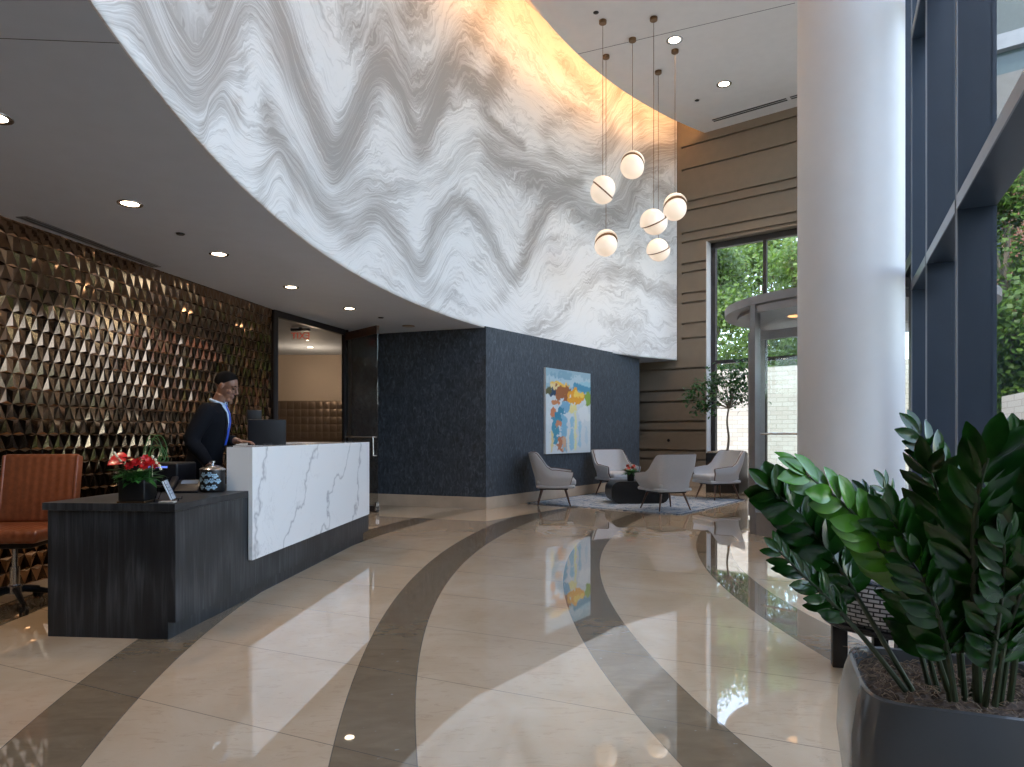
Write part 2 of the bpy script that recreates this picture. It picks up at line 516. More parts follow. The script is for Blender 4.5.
# upper ceiling
cp = arcpts(CC, CR, Yb, 15.24, 72)
vs = []
right = []
for (x, y) in cp:
    xr = (F1+UF*((y-F1.y)/UF.y)).x+0.05
    if y > CORNER.y:
        xr = (B0+BD*((y-B0.y)/BD.y)).x
    xr = max(xr, x+0.01)
    vs += [(x, y, CEIL), (xr, y, CEIL), (x, y, CEIL+0.12), (xr, y, CEIL+0.12)]
fs = []
for i in range(len(cp)-1):
    a = i*4; b = a+4
    fs += [(a, b, b+1, a+1), (a+2, a+3, b+3, b+2), (a, a+2, b+2, b)]
struct(MB().add(vs, fs).build('ceiling_upper', M['ceil']), 'high white ceiling above the lobby')
jt = MB()
q0 = Pt(578, 54, 6.7*F/379); q1 = Pt(795, 3, 6.7*F/430)
d = Vector((q1.x-q0.x, q1.y-q0.y)).normalized(); n_ = Vector((-d.y, d.x))*0.006
jt.prism([(q0.x+n_.x, q0.y+n_.y), (q1.x+n_.x, q1.y+n_.y), (q1.x-n_.x, q1.y-n_.y), (q0.x-n_.x, q0.y-n_.y)], CEIL-0.001, CEIL+0.002)
struct(jt.build('trim_2', M['frame']), 'thin joint line across the high ceiling')
# roof lid above the cove
struct(MB().prism([(-9, Yb), fac(-13.7, 0.3), fac(F_COR+0.3, 0.3), bei(S_COR, 0.3), (0.3, 18.9), (-9, 18.9)], 8.75, 8.95).build('ceiling_roof', M['ceil']))

# ------------------------------------------------------------------ mural wall with its painted flow fields
def mural_uz(px, py):
    r = (px-512)/F
    A = 1+r*r; Bq = -2*(r*MC[0]+MC[1]); Cq = MC[0]**2+MC[1]**2-MR**2
    Y = (-Bq+math.sqrt(max(0, Bq*Bq-4*A*Cq)))/(2*A)
    x = r*Y
    a = math.asin((Y-MC[1])/MR)
    return a*MR, EYE+(433-py)/F*Y
STROKES = [
    ([(262, -60), (280, 10), (296, 60), (312, 110), (334, 160), (352, 135), (366, 95), (382, 68), (400, 98), (420, 140), (434, 110), (448, 70), (468, 78), (486, 96), (500, 70)], 0.30, 0.95),
    ([(125, -60), (143, 0), (160, 48), (192, 84), (218, 60), (236, 15), (252, -5), (270, 30), (290, 75)], 0.20, 0.6),
    ([(160, -30), (178, 20), (196, 48), (214, 30), (228, -12)], 0.26, 0.75),
    ([(268, 120), (300, 175), (330, 215), (352, 232), (378, 213), (397, 232), (420, 265), (438, 220), (460, 201), (486, 232), (514, 278), (536, 228), (556, 190), (580, 180)], 0.20, 0.75),
    ([(530, 330), (556, 322), (575, 296), (600, 277), (628, 274), (650, 288), (690, 300)], 0.20, 0.5),
    ([(481, 108), (498, 128), (523, 146)], 0.13, 0.9),
    ([(491, 158), (520, 172), (560, 192), (596, 216), (622, 205), (640, 168), (660, 150), (690, 150)], 0.40, 0.85),
    ([(352, 30), (378, 45), (400, 60), (430, 90), (470, 40), (490, -10)], 0.38, 0.75),
    ([(258, 215), (264, 172), (281, 148), (293, 172), (294, 205)], 0.12, 0.35),
    ([(200, 150), (208, 116), (224, 103), (236, 110), (244, 60)], 0.10, 0.4),
    ([(340, 205), (372, 190), (420, 185), (460, 160), (490, 130)], 0.16, 0.35),
    ([(560, 60), (590, 90), (612, 130), (590, 165), (560, 160), (545, 130), (575, 110)], 0.22, 0.45),
    ([(640, 120), (650, 180), (690, 200)], 0.25, 0.5),
    ([(420, 320), (440, 290), (470, 310), (500, 300), (530, 250), (570, 240), (620, 250), (690, 235)], 0.14, 0.3),
    ([(90, 20), (110, 30), (120, 60)], 0.1, 0.1),
    ([(420, 0), (400, 20), (365, 10), (350, -20)], 0.25, 0.5),
    ([(500, 40), (530, 60), (560, 100), (600, 110), (640, 60)], 0.15, 0.35),
]
def seg_dist(U, Z, pl):
    best = np.full(U.shape, 1e9)
    for (a, b) in zip(pl[:-1], pl[1:]):
        dx, dz = b[0]-a[0], b[1]-a[1]
        L = dx*dx+dz*dz+1e-9
        t = np.clip(((U-a[0])*dx+(Z-a[1])*dz)/L, 0, 1)
        best = np.minimum(best, np.hypot(U-a[0]-t*dx, Z-a[1]-t*dz))
    return best
a0 = math.asin((Yb-MC[1])/MR); a1 = math.asin((15.62-MC[1])/MR)
nu, nz = 640, 140
A_ = np.linspace(a0, a1, nu); Z_ = np.linspace(SOFF, 8.75, nz)
AA, ZZ = np.meshgrid(A_, Z_, indexing='ij')
UU = AA*MR
tone = np.zeros_like(UU); wsum = np.zeros_like(UU)+1e-3; flow = np.zeros_like(UU)
for i, (pl, w, d) in enumerate(STROKES):
    pts = catmull([(*mural_uz(*p), 0) for p in pl], 6)
    D = seg_dist(UU, ZZ, [(p.x, p.y) for p in pts])
    tone = np.maximum(tone, d*np.exp(-(D/w)**2))+0.25*np.minimum(tone, d*np.exp(-(D/w)**2))
    ww = 1/(D*D+0.04)**1.5
    flow += ww*(D+i*0.37); wsum += ww
LEV = [
    [(60, 300), (200, 300), (300, 250), (345, 262), (372, 246), (395, 264), (425, 303), (455, 266), (480, 290), (520, 330), (560, 322), (590, 290), (610, 277), (640, 283), (690, 300)],
    [(60, 200), (180, 170), (240, 185), (262, 182), (279, 156), (294, 185), (325, 232), (350, 226), (375, 214), (400, 236), (418, 260), (435, 240), (452, 212), (467, 203), (485, 216), (505, 256), (520, 277), (535, 255), (550, 222), (575, 206), (600, 208), (625, 200), (642, 176), (690, 158)],
    [(60, 120), (150, 100), (200, 130), (210, 108), (224, 100), (240, 130), (262, 140), (290, 150), (335, 205), (375, 192), (410, 192), (440, 180), (470, 150), (500, 164), (540, 172), (585, 190), (612, 196), (640, 150), (690, 140)],
    [(60, 20), (130, -20), (150, 10), (172, 60), (194, 88), (214, 72), (232, 30), (250, 8), (270, 30), (290, 88), (312, 140), (334, 172), (350, 142), (366, 108), (380, 98), (398, 118), (418, 150), (440, 118), (470, 106), (500, 128), (523, 146), (560, 150), (600, 160), (640, 120), (690, 118)],
    [(60, -120), (140, -80), (160, -20), (178, 20), (196, 45), (212, 20), (230, -25), (252, -55), (282, -20), (304, 50), (324, 94), (342, 108), (356, 84), (370, 56), (386, 42), (402, 66), (416, 88), (432, 66), (452, 18), (470, 2), (500, 30), (530, 60), (560, 96), (600, 112), (630, 66), (690, 80)],
]
ulin = A_*MR
lev = [np.full(nu, SOFF-0.5)]
for L_ in LEV:
    P_ = catmull([(*mural_uz(*p), 0) for p in L_], 6)
    zz_ = np.interp(ulin, [p.x for p in P_], [p.y for p in P_])
    lev.append(np.maximum(zz_, lev[-1]+0.10))
lev.append(lev[-1]+2.2)
lev = np.array(lev)
flow = np.zeros_like(UU)
for k in range(nu):
    flow[k] = np.interp(ZZ[k], lev[:, k], np.arange(len(lev))*0.75)
me = bpy.data.meshes.new('wall_curved')
n1 = nu*nz
co = np.empty((n1*2, 3))
for k, r in enumerate((MR, MR+0.009)):
    co[k*n1:(k+1)*n1, 0] = (MC[0]-r*np.cos(AA)).ravel()
    co[k*n1:(k+1)*n1, 1] = (MC[1]+r*np.sin(AA)).ravel()
    co[k*n1:(k+1)*n1, 2] = ZZ.ravel()
idx = np.arange(n1).reshape(nu, nz)
q = np.stack([idx[:-1, :-1], idx[1:, :-1], idx[1:, 1:], idx[:-1, 1:]], -1).reshape(-1, 4)
# back shell and rim, coarse
fr_ = [tuple(r) for r in q.tolist()]
bk = [(n1+idx[i, 0], n1+idx[i, nz-1], n1+idx[min(i+16, nu-1), nz-1], n1+idx[min(i+16, nu-1), 0]) for i in range(0, nu-1, 16)]
rim = [(idx[i, 0], n1+idx[i, 0], n1+idx[i+1, 0], idx[i+1, 0]) for i in range(nu-1)]
rim += [(idx[nu-1, 0], n1+idx[nu-1, 0], n1+idx[nu-1, nz-1], idx[nu-1, nz-1])]
me.from_pydata(co.tolist(), [], fr_+bk+rim)
me.polygons.foreach_set('use_smooth', [True]*len(fr_)+[False]*(len(bk)+len(rim)))
for nme, arr in (('u', UU), ('flow', flow), ('tone', tone)):
    at = me.attributes.new(nme, 'FLOAT', 'POINT')
    at.data.foreach_set('value', np.concatenate([arr.ravel(), arr.ravel()]).astype(np.float32))
me.materials.append(M['mural'])
mw = bpy.data.objects.new('wall_curved', me); COL.objects.link(mw)
struct(mw, 'curved upper wall covered in a swirling grey and white mural')

# cove light strip hidden behind the ceiling edge
cove_m = Mt('warm_led_strip', (0.9, 0.8, 0.6), emis=(1.0, 0.52, 0.22), estr=14).m
cv = MB()
cpts = arcpts(CC, CR-0.06, 1.0, 15.0, 60)
vs = []
for (x, y) in cpts:
    vs += [(x, y, CEIL+0.14), (x-0.05, y, CEIL+0.14), (x-0.05, y, CEIL+0.20), (x, y, CEIL+0.20)]
fs = []
for i in range(len(cpts)-1):
    for k in range(4):
        fs.append((i*4+k, i*4+(k+1) % 4, i*4+4+(k+1) % 4, i*4+4+k))
cv.add(vs, fs)
tag(cv.build('cove_light', cove_m), 'long warm light strip tucked in the slot above the curved mural', 'light strip')

# ------------------------------------------------------------------ beige grooved wall with the tall window
WS = (Vector((4.32, 15.22))-B0).dot(BD)         # window left edge
WE = S_COR-0.35
WT = 5.47
gro = [7.70, 7.18, 6.44, 6.235, 5.74, 5.53, 5.04, 4.84, 4.365, 4.15, 3.68, 3.34, 2.88, 2.66, 2.17, 1.92, 1.46, 1.257, 0.80, 0.594]
bw = MB()
def bwbox(s0, s1, d0, d1, z0, z1):
    bw.prism([bei(s0, d0), bei(s1, d0), bei(s1, d1), bei(s0, d1)], z0, z1)
S_L = -2.6
def grooved(s0, s1, zlo, zhi, g0, g1):
    gs = sorted(g for g in gro if zlo+0.05 < g < zhi-0.05)
    z = zlo
    for g in gs:
        bwbox(s0, s1, 0, 0.06, z, g-0.026)
        # stops: solid margins at the ends of each groove
        if g0 > s0: bwbox(s0, g0, 0, 0.06, g-0.026, g+0.026)
        if g1 < s1: bwbox(g1, s1, 0, 0.06, g-0.026, g+0.026)
        z = g+0.026
    bwbox(s0, s1, 0, 0.06, z, zhi)
    bwbox(s0, s1, 0.06, 0.36, zlo, zhi)
grooved(S_L, 0.06, 0, SOFF, S_L, 0.06)
grooved(0.06, WS, 0, SOFF, 0.06, WS-0.0)
grooved(-0.5, WS, SOFF, WT, 0.09, WS)
grooved(-0.5, WE, WT, 8.75, 0.09, WE)
bwbox(WE, S_COR+0.3, 0, 0.36, 0, 8.75)
bwbox(WS, WE, 0.02, 0.36, 0, 0.14)
struct(bw.build('wall_back', M['beige']), 'taupe wall with horizontal grooves')
rv = MB()
rv.prism([bei(WS, 0.0), bei(WS+0.025, 0.0), bei(WS+0.025, 0.28), bei(WS, 0.28)], 0.14, WT)  # window light put into the reveal's colour, paler than the taupe wall
struct(rv.build('trim_3', M['column']), 'reveal at the side of the tall window, coloured pale for the daylight on it')
def fr_box(mb, s0, s1, d0, d1, z0, z1):
    mb.prism([bei(s0, d0), bei(s1, d0), bei(s1, d1), bei(s0, d1)], z0, z1)
win = bpy.data.objects.new('window_2', None); COL.objects.link(win); struct(win, 'tall window in the taupe wall behind the tree')
w0 = WS+0.025
fm = MB(); fr_box(fm, w0, w0+0.10, 0.22, 0.34, 0.14, WT); fr_box(fm, WE-0.08, WE, 0.22, 0.34, 0.14, WT)
fr_box(fm, w0, WE, 0.22, 0.34, WT-0.13, WT); fr_box(fm, w0, WE, 0.22, 0.34, 0.14, 0.22)
fm.build('window_frame', M['frame'], win)
mulls = [w0+1.15, w0+2.2]
fm = MB()
for s in mulls: fr_box(fm, s, s+0.07, 0.24, 0.33, 0.22, WT-0.13)
fm.build('mullion', M['frame'], win)
fm = MB(); fr_box(fm, w0+0.10, WE-0.08, 0.235, 0.33, 2.75, 2.83); fm.build('transom', M['frame'], win)
fm = MB(); fr_box(fm, w0+0.10, WE-0.08, 0.28, 0.288, 0.22, WT-0.13); fm.build('pane', GLASS, win)

# ------------------------------------------------------------------ slate blue block and stone baseboards
blk = MB().prism([K, KE, (1.6, 16.9), (-1.2, 17.2), (-2.5, 13.4), KL], 0, SOFF+0.02)
struct(blk.build('wall_inner', M['cover']), 'slate blue textured wall block behind the seating')
def baseboard(name, a, b, h, th, ext0=0, ext1=0):
    a = Vector(a); b = Vector(b)
    d = (b-a).normalized(); n = Vector((d.y, -d.x))
    a = a-d*ext0; b = b+d*ext1
    mb = MB().prism([a, b, b+n*th, a+n*th], 0, h)
    return struct(mb.build(name, M['stone']), 'cream marble baseboard')
baseboard('baseboard_right', K, KE, 0.188, 0.014)
baseboard('baseboard_front', KL, K, 0.188, 0.014, 0, 0.014)
baseboard('baseboard_back', bei(S_L), bei(WS), 0.2, 0.014)

# ------------------------------------------------------------------ bronze pyramid-tile wall
BWa = Vector((-3.91, 5.215)); BWb = Vector((-3.215, 9.19))
bdv = (BWb-BWa).normalized(); bnv = Vector((bdv.y, -bdv.x))     # normal towards the lobby
if bnv.x < 0: bnv = -bnv
BW0 = BWb-bdv*13.5
bt = MB()
side = 0.110; rowh = 0.119; relief = 0.0105
def bwp(s, z, d=0.0):
    p = BW0+bdv*s+bnv*d
    return (p.x, p.y, z)
bt.prism([BW0, BWb, BWb-bnv*0.18, BW0-bnv*0.18], 0, SOFF)
S_MAX = 13.5
nrow = int(SOFF/rowh)+1
cut = int(6.5/side)
for r in range(nrow):
    z0 = r*rowh; z1 = min(z0+rowh, SOFF)
    off = side/2 if r % 2 else 0
    for c in range(cut, int(S_MAX/side)+1):
        for up in (0, 1):
            if up == 0:
                tri = [(c*side+off, z0), ((c+1)*side+off, z0), ((c+0.5)*side+off, z0+rowh)]
            else:
                tri = [((c+0.5)*side+off, z0+rowh), ((c+1)*side+off, z0), ((c+1.5)*side+off, z0+rowh)]
            if max(t[0] for t in tri) > S_MAX: continue
            tri = [(s, min(z, SOFF)) for s, z in tri]
            if tri[0][1] == tri[1][1] == tri[2][1]: continue
            zb_ = tri[0][1] if up == 0 else tri[0][1]
            if up == 0: cs = (tri[0][0]+tri[1][0])/2; cz = z0+0.13*rowh
            else: cs = (tri[0][0]+tri[2][0])/2; cz = min(z0+0.87*rowh, SOFF)
            jit = relief*(0.8+0.4*rnd.random())
            vs = [bwp(s, z, 0.001) for s, z in tri]+[bwp(cs+rnd.uniform(-.004, .004), cz+rnd.uniform(-.004, .004), jit)]
            bt.add(vs, [(0, 1, 3), (1, 2, 3), (2, 0, 3)])
struct(bt.build('wall_left', M['bronze']), 'glossy bronze wall of small pyramid tiles')
struct(MB().prism([BWb+bdv*0.0-bnv*0.18, BWb+bnv*0.022-bnv*0.0, BWb+bnv*0.022+bdv*0.03, BWb-bnv*0.18+bdv*0.03], 0, SOFF).build('trim_4', M['frame']), 'dark end strip of the bronze wall')

# remaining shell: back and far left
struct(MB().box(-9, 8, Yb-0.2, Yb, 0, 8.75).build('wall_front', M['warmwall']))
struct(MB().box(-9.2, -9, Yb, 18.7, 0, 8.75).build('wall_far_left', M['warmwall']))
struct(MB().box(-9, 0.5, 18.6, 18.8, 0, 8.75).build('wall_far_back', M['warmwall']))

# ------------------------------------------------------------------ mail room behind the glass partition
mrw = MB().box(-6.6, -2.45, 14.5, 14.6, 0, SOFF)
mrw.box(-6.7, -6.6, 9.0, 14.6, 0, SOFF)
struct(mrw.build('wall_mail_room', M['warmwall']), 'warm beige wall of the mail room')
mb_t = thing('mailbox_bank', 'bank of small bronze mailboxes on the beige wall behind the glass', 'mailboxes', (-4.0, 14.49, 0.55))
MB().box(-1.35, 1.35, -0.06, 0.005, 0, 1.33).build('frame', M['mailbox'], mb_t)
dm = MB().rbox(-0.066, 0.066, -0.012, 0, 0, 0.15, 0.004, seg=2).build('mailbox_door', M['mailbox'], mb_t)
lk = MB().lathe([(0.006, 0), (0.006, 0.004)], 8, M=Matrix.Rotation(PI/2, 4, 'X')).build('lock', M['black'], dm)
lk.location = (0, -0.012, 0.09)
first = True
for r in range(5, 8):
    pass
for r in range(3, 8):
    for c in range(18):
        o = dm if first else copy_tree(dm, mb_t)
        first = False
        o.location = (-1.275+c*0.15, -0.061, 0.03+r*0.162)
# soft light in the mail room
def spot(name, loc, power, color, size=0.05, ang=100, blend=0.6, parent=None, target=(0, 0, -1)):
    d = bpy.data.lights.new(name, 'SPOT'); d.energy = power; d.color = color; d.shadow_soft_size = size
    d.spot_size = math.radians(ang); d.spot_blend = blend
    o = bpy.data.objects.new(name, d); COL.objects.link(o)
    o.location = loc
    o.rotation_euler = Vector(target).to_track_quat('-Z', 'Y').to_euler()
    if parent: o.parent = parent
    return o
WARM = (1.0, 0.74, 0.50)
lens_m = Mt('downlight_lens', (1, 0.9, 0.8), emis=(1.0, 0.78, 0.55), estr=9).m
lens_off = Mt('unlit_downlight_lens', (0.35, 0.27, 0.18), 0.4).m
def downlight(px, py, zc, r, label, group, power=30, lit=True, ring=None, ang=100):
    Y = (zc-EYE)*F/(433-py); p = Pt(px, py, Y)
    t = thing('recessed_downlight', label, 'ceiling light', (p.x, p.y, zc), 0, group)
    MB().lathe([(r, -0.004), (r*1.38, -0.006), (r*1.42, -0.002), (r*1.42, 0.0)], 28, cap=False).build('trim_ring', ring or M['chrome'], t)
    MB().lathe([(0.001, -0.001), (r*0.98, -0.001), (r*0.98, -0.0025), (0.001, -0.0035)], 28).build('lens', lens_m if lit else lens_off, t)
    if lit and power: spot('bulb', (0, 0, -0.012), power, WARM, 0.05, ang, parent=t)
    return t
g = 'downlights in the low ceiling over reception'
downlight(-6, 117, SOFF, 0.062, 'lit downlight cut by the left edge of the photo', g, 26)
downlight(130, 203.5, SOFF, 0.062, 'lit downlight nearest the front of the low ceiling', g, 26)
downlight(219, 254, SOFF, 0.062, 'second lit downlight above the man at the desk', g, 26)
downlight(291, 287, SOFF, 0.062, 'third lit downlight, above the marble counter', g, 26)
downlight(349.5, 308.5, SOFF, 0.062, 'small lit downlight near the glass door', g, 20)
downlight(408.5, 326, SOFF, 0.07, 'unlit brass coloured downlight by the dark wall', g, 0, lit=False, ring=M['brass'])
g2 = 'downlights in the high ceiling'
downlight(674.5, 40, CEIL, 0.10, 'bright downlight in the high ceiling beside the pendant canopies', g2, 160, ang=90)
downlight(724, 84, CEIL, 0.10, 'bright downlight in the high ceiling near the air slot', g2, 160, ang=90)
def disc(px, py, zc, r, label):
    Y = (zc-EYE)*F/(433-py); p = Pt(px, py, Y)
    return tag(MB().lathe([(0.001, -0.012), (r*0.8, -0.012), (r, -0.004), (r, 0)], 20).build('sprinkler_cover', M['frame'], loc=(p.x, p.y, zc)), label, 'sprinkler')
disc(180.5, 233.5, SOFF, 0.035, 'small dark disc in the low ceiling between two lit downlights')
disc(381, 317.5, SOFF, 0.04, 'small dark disc in the low ceiling near the dark wall')
disc(596, 12.5, CEIL, 0.045, 'small grey disc in the high ceiling left of the pendant canopies')
disc(697, 100.3, CEIL, 0.045, 'small black disc in the high ceiling below the bright downlight')
# mail room ceiling light
mt = thing('recessed_downlight', 'warm downlight inside the mail room behind the glass', 'ceiling light', (-3.9, 13.2, SOFF))
MB().lathe([(0.06, -0.004), (0.08, -0.004), (0.08, 0)], 20, cap=False).build('trim_ring', M['chrome'], mt)
MB().lathe([(0.001, 0), (0.059, 0), (0.059, -0.003), (0.001, -0.004)], 20).build('lens', lens_m, mt)
pd_ = bpy.data.lights.new('bulb', 'POINT'); pd_.energy = 16; pd_.color = (1, 0.76, 0.56); pd_.shadow_soft_size = 0.08
po_ = bpy.data.objects.new('bulb', pd_); COL.objects.link(po_); po_.parent = mt; po_.location = (0, 0, -0.55)
# air slots
def air_slot(name, pA, pB, zc, w, label, gap=None):
    Ya = (zc-EYE)*F/(433-pA[1]); Yb_ = (zc-EYE)*F/(433-pB[1])
    A = Pt(*pA, Ya); B = Pt(*pB, Yb_)
    d = (B-A); L = d.length; ang = math.atan2(d.y, d.x)
    t = thing(name, label, 'air vent', (A.x, A.y, zc), ang)
    MB().box(0, L, 0, w, -0.001, 0.001).build('slot', M['blackmat'], t)
    fm = MB()
    for y0, y1 in ((-0.008, 0.006), (w*0.5-0.006, w*0.5+0.006), (w-0.006, w+0.008)):
        fm.box(-0.005, L+0.005, y0, y1, -0.006, 0)
    fm.box(-0.006, 0.006, 0, w, -0.006, 0); fm.box(L-0.006, L+0.006, 0, w, -0.006, 0)
    fm.build('frame', M['finedge'] if zc < 4 else M['ceil'], t)
    return t
air_slot('air_vent', (27, 216.5), (160, 266.5), SOFF, 0.085, 'long narrow air vent slot in the low ceiling beside the bronze wall')
air_slot('air_vent', (711, 119.5), (786, 97.5), CEIL, 0.16, 'slotted air vent in the high ceiling near the taupe wall')
air_slot('air_vent', (789, 96.5), (810, 90.4), CEIL, 0.16, 'short air vent piece in the high ceiling beside the white column')

# ------------------------------------------------------------------ glass partition, door, exit sign
H = Vector((-2.69, 11.0))
pt_ = thing('glass_partition', 'tall glass partition between the bronze wall and the open glass door', 'partition')
pd = (H-BWb).normalized(); pn = Vector((pd.y, -pd.x))
A = BWb+pd*0.03
def seg(mb, a, b, th, z0, z1):
    d = (b-a).normalized(); n = Vector((-d.y, d.x))*th/2
    return mb.prism([a+n, b+n, b-n, a-n], z0, z1)
seg(MB(), A+pd*0.05, H-pd*0.06, 0.012, 0.03, SOFF-0.09).build('pane', GLASS_DK, pt_)
seg(MB(), A, H, 0.05, SOFF-0.09, SOFF).build('top_rail', M['frame'], pt_)
seg(MB(), A, H, 0.04, 0, 0.04).build('bottom_rail', M['frame'], pt_)
seg(MB(), A, A+pd*0.05, 0.05, 0.04, SOFF-0.09).build('post', M['frame'], pt_)
seg(MB(), H-pd*0.06, H, 0.05, 0.04, SOFF-0.09).build('post', M['frame'], pt_)
seg(MB(), H, KL+Vector((0.0, -0.0)), 0.10, 0, SOFF).build('jamb', M['frame'], pt_)
dr = struct(bpy.data.objects.new('door_1', None), 'open frameless glass door with a steel pull'); COL.objects.link(dr)
D1 = Vector((-2.01, 10.22)); H2 = H+Vector((0.03, -0.035)); dd = (D1-H2).normalized()
seg(MB(), H2, D1, 0.012, 0.10, SOFF-0.17).build('pane', GLASS_DK, dr)
seg(MB(), H2, D1, 0.04, SOFF-0.17, SOFF-0.05).build('top_rail', M['walnut'], dr)
seg(MB(), H2, D1, 0.04, 0.01, 0.10).build('bottom_rail', M['frame'], dr)
Lh = (D1-H2).length
dn = Vector((-dd.y, dd.x))
if dn.y > 0: dn = -dn
hp = lambda s, off, z: (H2.x+dd.x*s+dn.x*off, H2.y+dd.y*s+dn.y*off, z)
hm = MB().tube([hp(0.05, 0.05, 1.14), hp(Lh-0.04, 0.05, 1.14), hp(Lh-0.04, 0.05, 0.86)], 0.012, 10)
hm.tube([hp(Lh-0.04, 0.0, 1.14), hp(Lh-0.04, 0.05, 1.14)], 0.010, 8); hm.tube([hp(Lh-0.04, 0.0, 0.86), hp(Lh-0.04, 0.05, 0.86)], 0.010, 8)
hm.tube([hp(0.05, 0.0, 1.14), hp(0.05, 0.05, 1.14)], 0.010, 8)
hm.build('door_handle', M['chrome'], dr)
seg(MB(), D1-dd*0.05, D1, 0.05, 0.04, 0.16).build('hinge', M['chrome'], dr)

ex = thing('exit_sign', 'hanging exit sign with red letters seen from behind through the glass', 'sign', (-3.33, 10.75, 2.66))
MB().box(-0.14, 0.14, -0.004, 0.004, 0.0, 0.145).build('panel', GLASS, ex)
MB().rbox(-0.15, 0.15, -0.03, 0.03, 0.145, 0.185, 0.006).box(-0.02, 0.02, -0.02, 0.02, 0.185, SOFF-2.66).build('housing', M['black'], ex)
fc = bpy.data.curves.new('exit_text', 'FONT'); fc.body = 'EXIT'; fc.size = 0.145; fc.extrude = 0.002; fc.align_x = 'CENTER'
to = bpy.data.objects.new('tmp', fc); COL.objects.link(to)
bpy.context.view_layer.update()
tm = bpy.data.meshes.new_from_object(to.evaluated_get(bpy.context.evaluated_depsgraph_get()))
bpy.data.objects.remove(to)
tm.name = 'letters'; tm.materials.clear(); tm.materials.append(Mt('red_exit_letters', (0.7, 0.06, 0.03), emis=(1, 0.08, 0.03), estr=0.22).m)
lo = bpy.data.objects.new('letters', tm); COL.objects.link(lo); lo.parent = ex
lo.rotation_euler = (PI/2, 0, PI); lo.location = (0, 0.008, 0.022)

# ------------------------------------------------------------------ facade with deep fins
fw = bpy.data.objects.new('window_1', None); COL.objects.link(fw); struct(fw, 'full height window wall with deep dark fins')
fin_s = [0.0, -1.10, -2.55, -4.35, -5.8, -7.2]
FD = 0.20
def fprism(mb, s0, s1, d0, d1, z0, z1):
    mb.prism([fac(s0, d0), fac(s1, d0), fac(s1, d1), fac(s0, d1)], z0, z1)
HT = CEIL
for s in fin_s:
    m_ = MB(); fprism(m_, s-0.03, s+0.03, 0.006, FD, 0, HT); mo = m_.build('mullion', M['fin'], fw)
    m_ = MB(); fprism(m_, s-0.03, s-0.018, 0.0, 0.006, 0, HT); fprism(m_, s+0.018, s+0.03, 0.0, 0.006, 0, HT); fprism(m_, s-0.018, s+0.018, 0.003, 0.006, 0, HT)
    m_.build('edge_strip', M['finedge'], mo)
for z in (0.0, 2.545, 4.90, 7.3):
    m_ = MB()
    h = 0.08 if z else 0.12
    for a, b in zip(fin_s[1:], fin_s[:-1]):
        fprism(m_, a+0.03, b-0.03, 0.006, FD, z, z+h)
    mo = m_.build('transom', M['fin'], fw)
    m_ = MB()
    for a, b in zip(fin_s[1:], fin_s[:-1]):
        fprism(m_, a+0.03, b-0.03, -0.002, 0.006, z, z+h)
    m_.build('edge_strip', M['finedge'], mo)
for a, b in zip(fin_s[1:], fin_s[:-1]):
    m_ = MB(); fprism(m_, a+0.03, b-0.03, FD-0.03, FD-0.02, 0.12, HT); m_.build('pane', GLASS, fw)
# part beyond the column, above the revolving door
m_ = MB(); fprism(m_, 0.03, F_COR-0.05, FD-0.03, FD-0.02, 2.95, HT); m_.build('pane', GLASS, fw)
m_ = MB(); fprism(m_, 0.03, F_COR, 0.006, FD, 2.83, 2.95); m_.build('transom', M['fin'], fw)
for s_f in (1.1, 2.2, 3.3, 4.4, 5.5):
    m_ = MB(); fprism(m_, s_f-0.03, s_f+0.03, 0, FD, 2.95, HT); m_.build('mullion', M['fin'], fw)
m_ = MB(); fprism(m_, F_COR-0.10, F_COR, 0, FD, 0, HT); m_.build('mullion', M['fin'], fw)
m_ = MB(); fprism(m_, -13.7, F_COR+0.3, 0.0, 0.3, HT, 8.75); fprism(m_, -13.7, -7.23, 0.0, 0.3, 0, HT); fprism(m_, 0.03, 0.80, 0.05, 0.18, 0, 2.83); fprism(m_, 3.95, F_COR-0.10, 0.05, 0.18, 0, 2.83); struct(m_.build('wall_right', M['fin']))  # includes an unseen solid stretch behind the camera, added to cut light from there

# white column
cb = MB().lathe([(0.436, 0), (0.436, CEIL)], 96)
struct(cb.build('column', M['column'], loc=(3.05, 6.17, 0)), 'large round white column')

# ------------------------------------------------------------------ revolving door
RC = Vector((4.30, 8.63)); RR = 1.5
rd = thing('revolving_door', 'round revolving glass door with grey metal canopy behind the white column', 'revolving door', (RC.x, RC.y, 0))
MB().lathe([(0.001, 2.68), (RR-0.12, 2.68), (RR-0.12, 2.72), (RR+0.04, 2.72), (RR+0.04, 2.82), (0.001, 2.82)], 64, smooth=False).build('canopy', M['doormetal'], rd)
aP = math.atan2(8.2-RC.y, 2.86-RC.x) % (2*PI)
for (b0, b1) in ((aP+0.05, aP+1.75), (aP+PI+0.05, aP+PI+1.75)):
    MB().arcwall((0, 0), RR-0.012, RR, b0, b1, 0.26, 2.62, 28).build('curved_glass', GLASS, rd)
    MB().arcwall((0, 0), RR-0.035, RR+0.02, b0, b1, 0.0, 0.26, 28).build('bottom_rail', M['doormetal'], rd)
    MB().arcwall((0, 0), RR-0.035, RR+0.02, b0, b1, 2.62, 2.70, 28).build('top_rail', M['doormetal'], rd)
    for bb in (b0, b1):
        Mx = Matrix.Rotation(bb, 4, 'Z')
        MB().box(RR-0.05, RR+0.03, -0.045, 0.045, 0, 2.72, Mx).build('post', M['doormetal'], rd)
